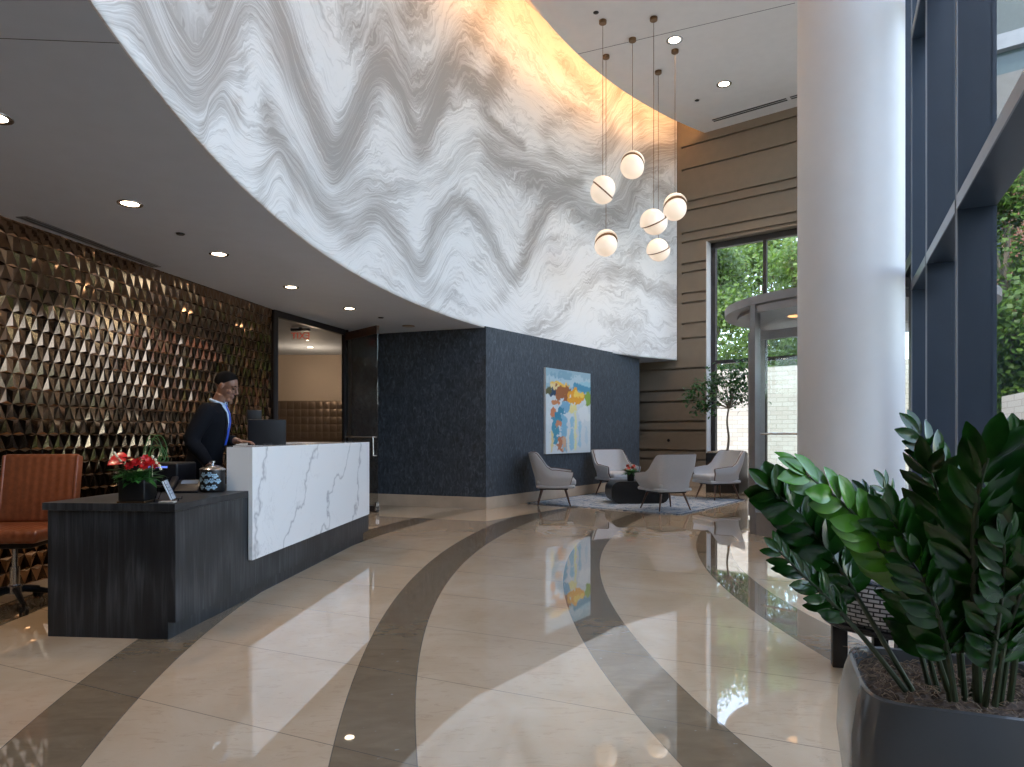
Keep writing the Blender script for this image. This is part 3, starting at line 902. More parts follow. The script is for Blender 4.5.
for k in range(3):
    Mx = Matrix.Rotation(aP+0.95+k*2*PI/3, 4, 'Z')
    w = MB().box(0.05, 1.40, -0.006, 0.006, 0.25, 2.5, Mx).build('wing', GLASS, rd)
    f_ = MB().box(0.04, 1.42, -0.025, 0.025, 0.03, 0.28, Mx).box(0.04, 1.42, -0.025, 0.025, 2.5, 2.62, Mx).box(0.04, 0.10, -0.025, 0.025, 0.28, 2.5, Mx).box(1.35, 1.42, -0.025, 0.025, 0.28, 2.5, Mx)
    f_.build('wing_frame', M['doormetal'], w)
    MB().tube([Mx @ Vector((0.1, 0.06, 1.19)), Mx @ Vector((1.35, 0.06, 1.19))], 0.015, 8).build('push_bar', M['chrome'], w)
MB().lathe([(0.001, 2.674), (0.09, 2.674), (0.09, 2.68), (0.001, 2.68)], 24, c=(-0.72, 0.0, 0)).build('ceiling_lamp', Mt('small_amber_lamp', (1, .6, .3), emis=(1.0, 0.5, 0.2), estr=0.8).m, rd)

# ------------------------------------------------------------------ reception desk
dv = Vector((0.09, 1.0)).normalized(); dnr = Vector((dv.y, -dv.x))      # along the desk, towards the lobby
Dk = Vector((-1.945, 3.94))                                             # front corner of the low desk top
def dp(s, t):  # s along the desk, t towards the lobby (0 at the face)
    p = Dk+dv*s+dnr*t
    return p
desk = thing('reception_desk', 'reception desk with dark wood body and raised white marble counter', 'desk')
def dprism(mb, s0, s1, t0, t1, z0, z1):
    return mb.prism([dp(s0, t0), dp(s1, t0), dp(s1, t1), dp(s0, t1)], z0, z1)
LT = 0.79; CT = 1.10
sS = 0.895; sE = 3.67
b_ = MB(); dprism(b_, 0.02, 1.10, -0.80, -0.008, 0.10, LT-0.045); dprism(b_, 1.10, sE+0.10, -0.30, -0.008, 0.10, LT-0.045)
b_.build('body', M['wood'], desk)
t_ = MB(); dprism(t_, 0.0, 1.10, -0.82, 0.0, LT-0.042, LT); dprism(t_, 1.10, sE-0.1, -0.50, -0.02, LT-0.042, LT)
t_.build('worktop', M['woodtop'], desk)
k_ = MB(); dprism(k_, 0.021, 1.05, -0.80, -0.055, 0, 0.10); dprism(k_, 1.05, sE+0.05, -0.28, -0.055, 0, 0.10)
k_.build('kick_plate', M['wood'], desk)
m_ = MB(); dprism(m_, sS, sE, 0.0, 0.03, 0.30, CT); m_.build('marble_front', M['marble'], desk)
m_ = MB(); dprism(m_, sS, sS+0.03, -0.16, -0.0005, LT+0.0005, CT); m_.build('marble_end', M['marble'], desk)
m_ = MB(); dprism(m_, sS+0.0305, 1.45, -0.16, -0.0005, CT-0.03, CT); dprism(m_, 1.45, sE, -0.40, -0.0005, CT-0.03, CT); dprism(m_, sE-0.38, sE, -1.45, -0.4005, CT-0.03, CT); m_.build('marble_top', M['marble'], desk)
m_ = MB(); dprism(m_, sS+0.0305, sE-0.03, -0.15, -0.0005, LT, CT-0.031); dprism(m_, sE-0.34, sE-0.03, -1.42, -0.171, 0.0, CT-0.031); m_.build('counter_core', M['wood'], desk)
m_ = MB(); dprism(m_, sE-0.03, sE+0.0, -1.45, -0.0005, 0.30, CT-0.031); m_.build('marble_back', M['marble'], desk)

# ------------------------------------------------------------------ exterior
struct(MB().box(-60, 90, -60, 110, -0.35, -0.12).build('ground', plain('grey_paving', (0.33, 0.31, 0.28), 0.9)), 'paved ground outside')
white_brick = make_brick('whitewashed_brick', (0.62, 0.57, 0.50), (0.54, 0.47, 0.40), (0.38, 0.34, 0.29), 2.6)
red_brick = make_brick('red_brick', (0.20, 0.07, 0.045), (0.24, 0.10, 0.06), (0.20, 0.17, 0.14), 4)
def wallseg(name, a, b, th, z0, z1, mat):
    return seg(MB(), Vector(a), Vector(b), th, z0, z1).build(name, mat)
gw = wallseg('garden_wall', Vector((9.0, 20.6))-BD*8, Vector((9.0, 20.6))+BD*3.1, 0.3, -0.12, 3.25, white_brick)
tag(gw, 'tall whitewashed brick garden wall seen through the tall window', 'wall')
gw2 = wallseg('garden_wall', (5.6, 3.2), (11.15, 15.3), 0.3, -0.12, 2.02, white_brick)
tag(gw2, 'low whitewashed brick garden wall outside the finned window', 'wall')
ob = thing('office_building', 'brick and grey green office building with a small railed balcony outside the window fins', 'building')
o0 = Vector((13.2, 21.5))
def obp(mb, a, b, z0, z1, off=0):
    return mb.prism([o0+BD*a-BN*off, o0+BD*b-BN*off, o0+BD*b+BN*5, o0+BD*a+BN*5], z0, z1)
obp(MB(), 0, 9, 13.0, 22, 0).build('wall', plain('grey_green_cladding', (0.06, 0.075, 0.07), 0.4), ob)
obp(MB(), 0, 9, 12.55, 13.0, 0.25).build('fascia', plain('white_fascia', (0.20, 0.215, 0.23), 0.5), ob)
obp(MB(), 0, 9, 11.9, 12.55, 0).build('window_band', plain('dark_green_glass', (0.05, 0.075, 0.075), 0.15), ob)
obp(MB(), 0, 9, 8.9, 11.9, 0.0).build('upper_wall', plain('pale_render', (0.14, 0.135, 0.125), 0.8), ob)
obp(MB(), 0, 9, -0.12, 8.9, 0.0).build('brick_wall', red_brick, ob)

def op2(a, off): return o0+BD*a-BN*off
bal = MB().prism([op2(0.9, 0), op2(3.4, 0), op2(3.4, 1.2), op2(0.9, 1.2)], 2.35, 2.6).build('balcony', M['frame'], ob)
m_ = MB()
for i in range(26):
    p = op2(0.92+i*0.098, 1.16); m_.box(p.x-0.012, p.x+0.012, p.y-0.012, p.y+0.012, 2.6, 3.45)
m_.prism([op2(0.9, 1.13), op2(3.4, 1.13), op2(3.4, 1.19), op2(0.9, 1.19)], 3.45, 3.5)
m_.build('railing', M['frame'], bal)
for a_ in (0.6, 3.0, 5.4, 7.8):
    for z_w in (3.0, 6.0):
        MB().prism([op2(a_, 0), op2(a_+1.2, 0), op2(a_+1.2, 0.04), op2(a_, 0.04)], z_w, z_w+1.7).build('window', M['fin'], ob)

leafA = make_leaf('sunlit_tree_leaves', (0.022, 0.065, 0.008), (0.13, 0.22, 0.028), 0.5, 0.35, 3)
bark = plain('tree_bark', (0.20, 0.16, 0.12), 0.9, vary=0.3, scale=10)
def tree(x, y, h, cr, label, n=5200, seed=1, leaf=0.10, zlo=0.35):
    r = random.Random(seed)
    t = thing('tree', label, 'tree', (x, y, -0.12), 0, 'trees outside the windows')
    tr = MB()
    tr.tube(catmull([(0, 0, 0), (0.1, 0.05, h*0.3), (-0.1, 0.1, h*0.55), (0, 0, h*0.8)], 4), [0.17-0.011*i for i in range(13)], 8)
    cl = []
    for i in range(16):
        a = r.uniform(0, 2*PI); zz = h*r.uniform(zlo, 0.97)
        rr = cr*math.sqrt(max(0.05, 1-((zz/h-0.62)/0.42)**2))*r.uniform(0.25, 0.85)
        c = Vector((rr*math.cos(a), rr*math.sin(a), zz)); cl.append(c)
        tr.tube(catmull([(0, 0, zz*0.55), (c.x*0.4, c.y*0.4, zz*0.8), tuple(c)], 3), [0.06-0.007*k for k in range(7)], 6)
    tr.build('trunk', bark, t)
    fo = MB(); vs = []; fs = []
    for i in range(n):
        c = r.choice(cl)
        d = Vector((r.gauss(0, 1), r.gauss(0, 1), r.gauss(0, 0.8)))*cr*0.24
        p = c+d
        u = Vector((r.gauss(0, 1), r.gauss(0, 1), r.gauss(0, 1))).normalized(); w = u.orthogonal().normalized()*leaf*0.5; u = u*leaf
        o = len(vs)
        vs += [p-u*0.6, p+w, p+u*0.7, p-w]; fs.append((o, o+1, o+2, o+3))
    fo.add(vs, fs)
    fo.build('foliage', leafA, t)
    return t
def at(px, Y): return ((px-512)/F*Y, Y)
tree(*at(702, 26), 9.0, 2.0, 'leafy green tree filling the left pane of the tall window', 15000, 3, 0.13)
tree(*at(806, 24.0), 8.8, 2.0, 'leafy green tree behind the revolving door in the tall window', 15000, 4, 0.13)
tree(*at(760, 32), 11, 3.0, 'taller green tree farther back in the tall window', 15000, 6, 0.2, 0.2)
tree(12.1, 16.6, 8.0, 1.9, 'green tree standing outside beyond the dark window fins', 17000, 8, 0.13, 0.25)
tree(11.8, 9.6, 7.5, 2.0, 'green tree outside past the right edge of the window wall', 9000, 9, 0.12)

# ------------------------------------------------------------------ armchairs
def make_armchair(name):
    t = thing(name, '', 'armchair')
    # local: front = +Y. plan parameter a in [-1,1] round the U from the left front tip to the right front tip
    NS = 44; NV = 10
    def plan(a, h):
        # h 0 bottom .. 1 top; returns x,y,z of the outer surface
        s = abs(a); sg = -1 if a < 0 else 1
        back = max(0.0, min(1.0, (0.50-s)/0.16)); back = back*back*(3-2*back)
        arm = 1-back
        top = 0.86*back+(0.585-0.035*max(0, (s-0.6)/0.4))*arm
        z = 0.29+(top-0.29)*h
        # plan outline
        wx = 0.30+0.075*min(1, h*1.6)-(0.02*back*h)
        ang = min(s/0.48, 1.0)*PI/2
        e = 0.55
        if s <= 0.48:
            x = wx*math.copysign(abs(math.sin(ang))**e, 1)
            y = -(0.27+0.0*h)*abs(math.cos(ang))**e-0.02
        else:
            q = (s-0.48)/0.52
            x = wx*(1-0.06*q*q)
            y = -0.02+q*(0.31+0.03*h)
        y -= 0.17*max(0, (z-0.45))*back*1.2
        # tuck in at the bottom
        k = (1-h)**2
        x *= 1-0.12*k; y *= 1-0.14*k
        return Vector((sg*x, y, z))
    def shell(off):
        g_ = []
        for i in range(NS+1):
            a = -1+2*i/NS
            for j in range(NV+1):
                p = plan(a, j/NV)
                if off:
                    c = Vector((0, 0.05, p.z))
                    d = (c-p)
                    s = abs(a)
                    if s > 0.48: d = Vector((-p.x, 0, 0))
                    d.z = 0
                    p = p+d.normalized()*off
                g_.append(p)
        return g_
    o = shell(0); i_ = shell(0.055)
    n = len(o); vs = o+i_; fs = []
    W_ = NV+1
    for i in range(NS):
        for j in range(NV):
            a = i*W_+j
            fs.append((a, a+W_, a+W_+1, a+1)); fs.append((n+a, n+a+1, n+a+W_+1, n+a+W_))
        a = i*W_+NV; fs.append((a, a+W_, n+a+W_, n+a))
        a = i*W_; fs.append((a, n+a, n+a+W_, a+W_))
    for i in (0, NS):
        for j in range(NV):
            a = i*W_+j; fs.append((a, a+1, n+a+1, n+a))
    MB().add(vs, fs, True).build('shell', M['upholstery'], t)
    pp = [o[i*W_+NV]*0.5+i_[i*W_+NV]*0.5+Vector((0, 0, 0.004)) for i in range(NS+1)]
    edge = [o[j]*0.5+i_[j]*0.5 for j in range(2, NV)]
    edge2 = [o[NS*W_+j]*0.5+i_[NS*W_+j]*0.5 for j in range(2, NV)]
    fy = Vector((0, 0.004, 0))
    MB().tube([e+fy for e in edge]+pp+[e+fy for e in edge2[::-1]], 0.0075, 6).build('piping', M['walnut'], t)
    MB().rbox(-0.285, 0.285, -0.25, 0.36, 0.29, 0.345, 0.025).build('seat_base', M['upholstery'], t)
    MB().rbox(-0.262, 0.262, -0.235, 0.375, 0.335, 0.44, 0.04, seg=4).build('seat_cushion', M['upholstery'], t)
    MB().rbox(-0.215, 0.215, -0.20, 0.25, 0.262, 0.292, 0.006).build('seat_frame', M['blackmat'], t)
    for sx in (-1, 1):
        for sy in (-1, 1):
            y0 = 0.21 if sy > 0 else -0.15
            MB().tube([(sx*0.19, y0, 0.275), (sx*0.27, y0+sy*0.075, 0.0)], [0.02, 0.0095], 10).build('leg', M['walnut'], t)
    return t
ac = make_armchair('armchair')
g = 'grey armchairs on the patterned rug'
RUGZ = 0.014
def place(o, x, y, facing, label, z=RUGZ):
    o.location = (x, y, z); o.scale = (1.04, 1.04, 1.0)
    o.rotation_euler = (0, 0, math.atan2(facing[1], facing[0])-PI/2)
    o['label'] = label; o['group'] = g
protos = ac
chairs = [(0.66, 11.32, (1, -0.04), 'grey armchair seen from the side below the painting, leftmost of the four'),
          (1.97, 13.1, (0.40, -0.93), 'grey armchair facing the camera behind the black coffee table'),
          (2.40, 10.62, (-0.36, 0.93), 'grey armchair with its back to the camera nearest the front'),
          (3.74, 12.35, (-0.93, -0.33), 'grey armchair on the right beside the potted tree facing left')]
for i, (x, y, f, l) in enumerate(chairs):
    o = ac if i == 0 else copy_tree(ac)
    place(o, x, y, f, l)

# rug
rm = Mt('blue_grey_rug', rough=0.95)
p_ = rm.obj()
f1 = rm.noise(p_, 7, 6, 0.7, 0.4); f2 = rm.noise(p_, 55, 3, 0.6)
ff = rm.math('ADD', rm.math('MULTIPLY', f1, 0.6), rm.math('MULTIPLY', f2, 0.4))
rm.color(rm.ramp(ff, [(0.38, (0.05, 0.09, 0.15)), (0.46, (0.15, 0.23, 0.33)), (0.51, (0.55, 0.56, 0.57)), (0.60, (0.26, 0.29, 0.33))]))
rug = tag(MB().rbox(0, 2.80, 0, 2.75, 0.0005, 0.012, 0.003, seg=1).build('rug', rm.m), 'mottled blue and grey area rug under the armchairs', 'rug')
ra = math.atan2(1.691, -2.232)
rug.location = (2.48, 9.95, 0); rug.rotation_euler = (0, 0, ra); rug.scale = (1, -1, 1)
rb = MB()
for x0, x1, y0, y1 in ((0, 2.8, 0, 0.03), (0, 2.8, 2.72, 2.75), (0, 0.03, 0.03, 2.72), (2.77, 2.8, 0.03, 2.72)):
    rb.box(x0, x1, y0, y1, 0.0125, 0.0135)
rb.build('border', plain('dark_blue_binding', (0.03, 0.05, 0.09), 0.9), rug)

# coffee table: black rounded drum block
ct = thing('coffee_table', 'low black rounded coffee table on the rug between the armchairs', 'table', (2.14, 11.75, RUGZ), 0.05)
def pill(L, H, r, n=10):
    out = []
    for cx, cz, a0_ in ((L/2-r, H-r, 0), (-L/2+r, H-r, PI/2), (-L/2+r, r, PI), (L/2-r, r, 1.5*PI)):
        for k in range(n+1):
            a = a0_+PI/2*k/n
            out.append((cx+r*math.cos(a), cz+r*math.sin(a)))
    return out
pl = pill(0.98, 0.37, 0.15)
vs = [(x, -0.29, z) for x, z in pl]+[(x, 0.29, z) for x, z in pl]
n = len(pl)
MB().add(vs, [tuple(range(n)), tuple(range(n, 2*n))[::-1]]+[(i, (i+1) % n, n+(i+1) % n, n+i) for i in range(n)], True).build('block', M['blackmat'], ct)

# ------------------------------------------------------------------ flowers
red = plain('red_anthurium_petal', (0.55, 0.02, 0.02), 0.25, vary=0.3, scale=30)
orange = plain('orange_petal', (0.60, 0.05, 0.02), 0.4)
cream = plain('cream_petal', (0.75, 0.68, 0.48), 0.5)
green = make_leaf('arrangement_leaves', (0.015, 0.07, 0.012), (0.05, 0.19, 0.03), 0.35)
def leafmesh(mb, base, d, up, L, W_, curl=0.15, nseg=5, prof=None):
    d = Vector(d).normalized(); up = Vector(up); up = (up-d*up.dot(d)).normalized(); s = d.cross(up)
    vs = []; fs = []
    for i in range(nseg+1):
        t = i/nseg
        w = W_*(prof(t) if prof else math.sin(PI*min(1, t*0.97+0.03))**0.75)
        c = Vector(base)+d*L*t-up*curl*L*t*t
        vs += [c-s*w/2+up*w*0.16, c-up*0.0, c+s*w/2+up*w*0.16]
    for i in range(nseg):
        a = i*3
        fs += [(a, a+1, a+4, a+3), (a+1, a+2, a+5, a+4)]
    return mb.add(vs, fs, True)
def bloom(mb, c, r, nrm, n=9, rr=None):
    nrm = Vector(nrm).normalized(); u = nrm.orthogonal().normalized(); w = nrm.cross(u)
    for ring, (k, tilt) in enumerate(((n, 0.25), (max(4, n-3), 0.8))):
        for i in range(k):
            a = 2*PI*i/k+ring*0.4
            d = (u*math.cos(a)+w*math.sin(a))*math.cos(tilt)+nrm*math.sin(tilt)
            leafmesh(mb, c, d, nrm, r, r*0.7, 0.25, 4)
# desk arrangement
fp = Dk+dv*0.10+dnr*(-0.292)
fa = thing('flower_arrangement', 'red anthurium flower arrangement in a black cube pot on the desk corner', 'flowers', (fp.x, fp.y, LT), 0.03)
pot = MB().rbox(-0.076, 0.076, -0.076, 0.076, 0.012, 0.135, 0.006).build('pot', M['blackmat'], fa)
MB().rbox(-0.082, 0.082, -0.082, 0.082, 0.0, 0.011, 0.003).build('tray', M['brass'], fa)
r2 = random.Random(5)
lm = MB()
for i in range(70):
    a = r2.uniform(0, 2*PI); el = r2.uniform(-0.1, 0.75)
    d = Vector((math.cos(a)*math.cos(el), math.sin(a)*math.cos(el), math.sin(el)))
    leafmesh(lm, (d.x*0.03, d.y*0.03, 0.12+0.05*r2.random()), d, (0, 0, 1), r2.uniform(0.06, 0.15), r2.uniform(0.02, 0.045), 0.3)
lm.build('leaves', green, fa)
def heart(t): return max(0.0, (math.sin(PI*min(1, t*0.9+0.1))**0.6))
am = MB()
for (x, y, z, dx, dy, dz) in ((-0.09, -0.05, 0.235, -0.5, -0.8, 0.1), (-0.045, -0.06, 0.265, -0.1, -0.9, 0.35), (-0.1, 0.0, 0.26, -1, -0.3, 0.4), (0.0, -0.05, 0.25, 0.3, -0.9, 0.3), (0.05, -0.02, 0.24, 0.6, -0.7, 0.3)):
    c = Vector((x, y, z)); d = Vector((dx, dy, dz)).normalized()
    leafmesh(am, c-d*0.03, d, (0, -0.6, 0.8), 0.085, 0.085, 0.25, 6, heart)
am.build('anthurium', red, fa)
bl_ = MB()
for (x, y, z) in ((0.02, -0.06, 0.235), (0.06, -0.05, 0.215), (0.085, -0.03, 0.24), (-0.01, -0.075, 0.215), (0.045, 0.0, 0.255), (0.10, 0.0, 0.22)):
    bloom(bl_, Vector((x, y, z)), 0.030, (x*3, -0.6, 0.6))
bl_.build('red_bloom', red, fa)
sp = MB()
MB().tube(catmull([(-0.05, -0.09, 0.245), (-0.07, -0.10, 0.275), (-0.085, -0.10, 0.30)], 4), 0.006, 6).build('spadix', cream, fa)
sp.tube([(0.095, -0.02, 0.15), (0.10, -0.03, 0.27), (0.148, -0.02, 0.20)], 0.002, 5)
for k in range(5):
    c = Vector((0.10+0.012*k, -0.03+0.01*(k % 2), 0.27-0.018*k))
    sp.lathe([(0.001, -0.009), (0.008, -0.005), (0.009, 0.0), (0.008, 0.005), (0.001, 0.009)], 8, c=c)
sp.build('white_buds', cream, fa)
st = MB()
for k in range(7):
    x0 = 0.04+0.008*k
    hh = r2.uniform(0.30, 0.385)
    st.tube(catmull([(x0, 0, 0.12), (x0-0.02, 0.01, 0.24), (x0+0.0, 0.02, hh), (x0+0.05, 0.02, hh+0.012), (x0+0.09, 0.0, hh-0.06), (x0+0.08, -0.02, 0.24)], 6), 0.0022, 5)
for k in range(12):
    a = r2.uniform(0, 2*PI)
    st.tube([(0, 0, 0.12), (math.cos(a)*0.09, -0.05+math.sin(a)*0.05, 0.19), (math.cos(a)*0.10, -0.07+math.sin(a)*0.04, 0.11+0.05*r2.random())], 0.002, 5)
st.build('looped_grass', green, fa)

# table arrangement
vt = thing('flower_vase', 'small orange flowers in a black vase on the coffee table', 'flowers', (2.02, 11.62, RUGZ+0.371))
MB().lathe([(0.001, 0), (0.055, 0), (0.06, 0.01), (0.06, 0.14), (0.052, 0.14), (0.05, 0.03), (0.001, 0.03)], 24).build('vase', M['blackmat'], vt)
lm = MB()
for i in range(90):
    a = r2.uniform(0, 2*PI); el = r2.uniform(-0.1, 0.9)
    d = Vector((math.cos(a)*math.cos(el), math.sin(a)*math.cos(el), math.sin(el)))
    leafmesh(lm, (d.x*0.03, d.y*0.03, 0.13), d, (0, 0, 1), r2.uniform(0.08, 0.16), r2.uniform(0.03, 0.05), 0.3)
lm.build('leaves', green, vt)
bl_ = MB()
for i in range(6):
    a = 2*PI*i/6
    bloom(bl_, Vector((0.08*math.cos(a), 0.08*math.sin(a), 0.19+0.03*(i % 3))), 0.036, (math.cos(a), math.sin(a), 0.9), 7)
bl_.build('orange_bloom', orange, vt)

# ------------------------------------------------------------------ painting
wd = (KE-K).normalized(); wnrm = Vector((wd.y, -wd.x))
if wnrm.x < 0: wnrm = -wnrm
P1 = K+wd*((12.10-K.y)/wd.y); P2 = K+wd*((13.40-K.y)/wd.y)
PW = (P2-P1).length
pa = thing('painting', 'colourful abstract canvas painting on the slate blue wall above the left armchair', 'painting', (P1.x+wnrm.x*0.001, P1.y+wnrm.y*0.001, 0.825), math.atan2(wd.y, wd.x))
PH = 1.535
MB().box(0, PW, -0.045, 0, 0, PH).build('canvas', plain('white_canvas_edge', (0.72, 0.70, 0.68), 0.7), pa)
am_ = Mt('abstract_paint', rough=0.45)
at_ = am_.n.new('ShaderNodeAttribute'); at_.attribute_name = 'paint'
am_.color(at_.outputs['Color'])
am_.bump(am_.noise(am_.obj(), 40, 4), 0.2, 0.003)
nx_, nz_ = 110, 110
gx, gz = np.meshgrid(np.linspace(0, 1, nx_), np.linspace(0, 1, nz_), indexing='ij')
rs = np.random.RandomState(3)
def sm(a, k):
    for _ in range(k):
        a = (a+np.roll(a, 1, 0)+np.roll(a, -1, 0)+np.roll(a, 1, 1)+np.roll(a, -1, 1))/5
    return a
nz1 = sm(rs.rand(nx_, nz_), 12); nz1 = (nz1-nz1.mean())/nz1.std()
nz2 = sm(rs.rand(nx_, nz_), 3); nz2 = (nz2-nz2.mean())/nz2.std()
vstreak = np.repeat(rs.rand(nx_, 1), nz_, 1); vstreak = vstreak+0.5*nz1
img = np.zeros((nx_, nz_, 3)); img[:] = (0.62, 0.68, 0.70)
top = gz > 0.72
img[top] = (0.30, 0.45, 0.52)
def blob(cx, cz, rx, rz, col, fz=0.7, soft=1.0):
    d = ((gx-cx)/rx)**2+((gz-cz)/rz)**2+nz1*fz*0.5+nz2*fz*0.3
    img[d < soft] = col
def vst(cx, z0, z1, w, col):
    d = np.abs(gx-cx+0.006*nz1)/w
    msk = (d < 1+0.3*nz2) & (gz > z0+0.02*nz1) & (gz < z1+0.02*nz1)
    img[msk] = col
blob(0.5, 0.88, 0.6, 0.07, (0.42, 0.55, 0.60)); blob(0.35, 0.93, 0.25, 0.05, (0.22, 0.38, 0.46)); blob(0.25, 0.5, 0.3, 0.16, (0.66, 0.72, 0.74))
blob(0.82, 0.80, 0.22, 0.06, (0.07, 0.28, 0.42)); blob(0.9, 0.86, 0.14, 0.03, (0.30, 0.52, 0.60))
blob(0.30, 0.80, 0.20, 0.055, (0.85, 0.52, 0.08)); blob(0.2, 0.77, 0.14, 0.05, (0.80, 0.62, 0.30))
blob(0.36, 0.72, 0.2, 0.09, (0.36, 0.12, 0.04)); blob(0.13, 0.72, 0.09, 0.05, (0.02, 0.06, 0.12)); blob(0.07, 0.74, 0.06, 0.05, (0.10, 0.10, 0.04))
blob(0.66, 0.68, 0.2, 0.09, (0.80, 0.36, 0.03)); blob(0.7, 0.72, 0.12, 0.04, (0.86, 0.58, 0.10)); blob(0.93, 0.66, 0.07, 0.09, (0.22, 0.36, 0.06))
blob(0.55, 0.55, 0.14, 0.05, (0.78, 0.70, 0.30)); blob(0.2, 0.6, 0.12, 0.03, (0.60, 0.24, 0.10)); blob(0.4, 0.56, 0.12, 0.06, (0.20, 0.42, 0.58))
blob(0.16, 0.48, 0.07, 0.06, (0.62, 0.22, 0.10)); blob(0.3, 0.46, 0.10, 0.09, (0.04, 0.25, 0.38)); blob(0.85, 0.48, 0.16, 0.10, (0.72, 0.76, 0.76))
vst(0.20, 0.12, 0.44, 0.07, (0.06, 0.30, 0.42)); vst(0.38, 0.02, 0.42, 0.06, (0.22, 0.46, 0.60)); vst(0.30, 0.02, 0.22, 0.05, (0.50, 0.18, 0.08))
vst(0.27, 0.30, 0.40, 0.05, (0.62, 0.26, 0.14)); vst(0.39, 0.05, 0.20, 0.035, (0.62, 0.40, 0.26)); vst(0.56, 0.05, 0.45, 0.05, (0.30, 0.54, 0.66)); vst(0.64, 0.02, 0.5, 0.025, (0.76, 0.74, 0.40))
vst(0.74, 0.05, 0.35, 0.03, (0.36, 0.58, 0.68)); vst(0.13, 0.02, 0.25, 0.02, (0.72, 0.62, 0.30)); vst(0.48, 0.02, 0.3, 0.02, (0.72, 0.70, 0.60)); vst(0.90, 0.1, 0.3, 0.03, (0.5, 0.62, 0.68))
me = bpy.data.meshes.new('paint_surface')
vsx = [(x*PW, -0.0465, z*PH) for x, z in zip(gx.ravel(), gz.ravel())]
idx = np.arange(nx_*nz_).reshape(nx_, nz_)
fq = np.stack([idx[:-1, :-1], idx[1:, :-1], idx[1:, 1:], idx[:-1, 1:]], -1).reshape(-1, 4)
me.from_pydata(vsx, [], fq.tolist())
ca = me.color_attributes.new('paint', 'FLOAT_COLOR', 'POINT')
ca.data.foreach_set('color', np.concatenate([img.reshape(-1, 3), np.ones((nx_*nz_, 1))], 1).astype(np.float32).ravel())
me.materials.append(am_.m)
po = bpy.data.objects.new('paint_surface', me); COL.objects.link(po); po.parent = pa

# ------------------------------------------------------------------ pendants
globe_m = Mt('opal_glass_lit', (0.8, 0.74, 0.66), 0.25, emis=(1.0, 0.74, 0.52), estr=0.28).m
GR = 0.205
def half(sign):
    prof = []
    for k in range(15):
        a = PI/2*k/14
        prof.append((max(0.0008, GR*math.cos(a)), sign*GR*math.sin(a)))
    return prof
pend = [((602.8, 20.5), (602, 190), (0.62, -0.3, 0.72), 0.03, 'upper left globe pendant with a diagonal brass disc'),
        ((632.5, 38.5), (631.5, 165), (0.50, 0.66, 0.56), 0.045, 'topmost globe pendant with its back half shifted up'),
        ((653.7, 17.5), (653.5, 222), (0.42, 0.35, -0.83), 0.05, 'globe pendant touching the right globe, tilted brass disc low on it'),
        ((606, 55.5), (606, 243), (-0.2, 0.62, 0.76), 0.06, 'lowest left globe pendant with brass disc near its top'),
        ((675, 50), (675, 207), (-0.15, 0.68, 0.72), 0.06, 'rightmost globe pendant with brass disc near its top'),
        ((658.3, 71), (658, 250), (0.35, 0.40, -0.85), 0.05, 'lowest globe pendant of the cluster')]
for (c, gl, nr, sh, lab) in pend:
    Y = (CEIL-EYE)*F/(433-c[1])
    a = Pt(*c, Y); b = Pt(gl[0], gl[1], Y)
    t = thing('pendant_light', lab, 'pendant lamp', (a.x, a.y, CEIL), 0, 'globe pendants hanging over the lobby')
    MB().lathe([(0.001, -0.055), (0.055, -0.055), (0.062, -0.048), (0.062, -0.004), (0.055, 0)], 24).build('canopy', M['brass'], t)
    dz = b.z-CEIL
    MB().tube([(0, 0, -0.07), (0, 0, dz+GR*0.9)], 0.0045, 6).build('cable', M['brass'], t)
    nr = Vector(nr).normalized()
    R = nr.to_track_quat('Z', 'Y').to_matrix().to_4x4()
    dirn = nr.orthogonal().normalized()
    side_ = Vector((0, 0, 1))-nr*nr.z; side_.normalize()
    for sg, off in ((1, sh/2), (-1, -sh/2)):
        h = MB().lathe(half(sg), 40, M=R)
        o = h.build('globe_half', globe_m, t); o.location = Vector((0, 0, dz))+side_*off+nr*sg*0.012
    o = MB().lathe([(0.001, -0.011), (GR*1.02, -0.011), (GR*1.02, 0.011), (0.001, 0.011)], 40, M=R, smooth=False).build('brass_disc', M['brass'], t)
    o.location = (0, 0, dz)

# ------------------------------------------------------------------ desk items
# lidded jar with paw prints
jp = Pt(212.5, 490, 4.78)
jar = thing('treat_jar', 'black jar with pale blue flower prints and a domed steel lid on the desk', 'jar', (jp.x, jp.y, LT))
jr = 0.083
MB().lathe([(0.001, 0), (jr*0.9, 0), (jr, 0.01), (jr, 0.145), (jr*0.98, 0.152), (0.001, 0.152)], 32).build('body', M['blackmat'], jar)
pm = MB()
for (az, z) in ((-110, 0.115), (-80, 0.118), (-55, 0.105), (-95, 0.07), (-70, 0.075), (-120, 0.03), (-85, 0.025), (-60, 0.03), (-40, 0.07), (-130, 0.08)):
    a = math.radians(az)
    for k, (du, dz_, rr) in enumerate(((0, 0, 0.011), (-0.016, 0.006, 0.0065), (-0.007, 0.017, 0.0065), (0.007, 0.017, 0.0065), (0.016, 0.006, 0.0065))):
        aa = a+du/jr
        c = Vector((math.cos(aa)*(jr+0.0006), math.sin(aa)*(jr+0.0006), z+dz_))
        nn = Vector((math.cos(aa), math.sin(aa), 0)); tt = Vector((-math.sin(aa), math.cos(aa), 0))
        vs = [c+tt*rr*math.cos(w)+Vector((0, 0, rr*math.sin(w))) for w in [2*PI*q/10 for q in range(10)]]
        pm.add(vs+[v-nn*0.001 for v in vs], [tuple(range(10)), tuple(range(10, 20))[::-1]])
pm.build('flower_print', plain('pale_blue_print', (0.30, 0.48, 0.62), 0.4), jar)
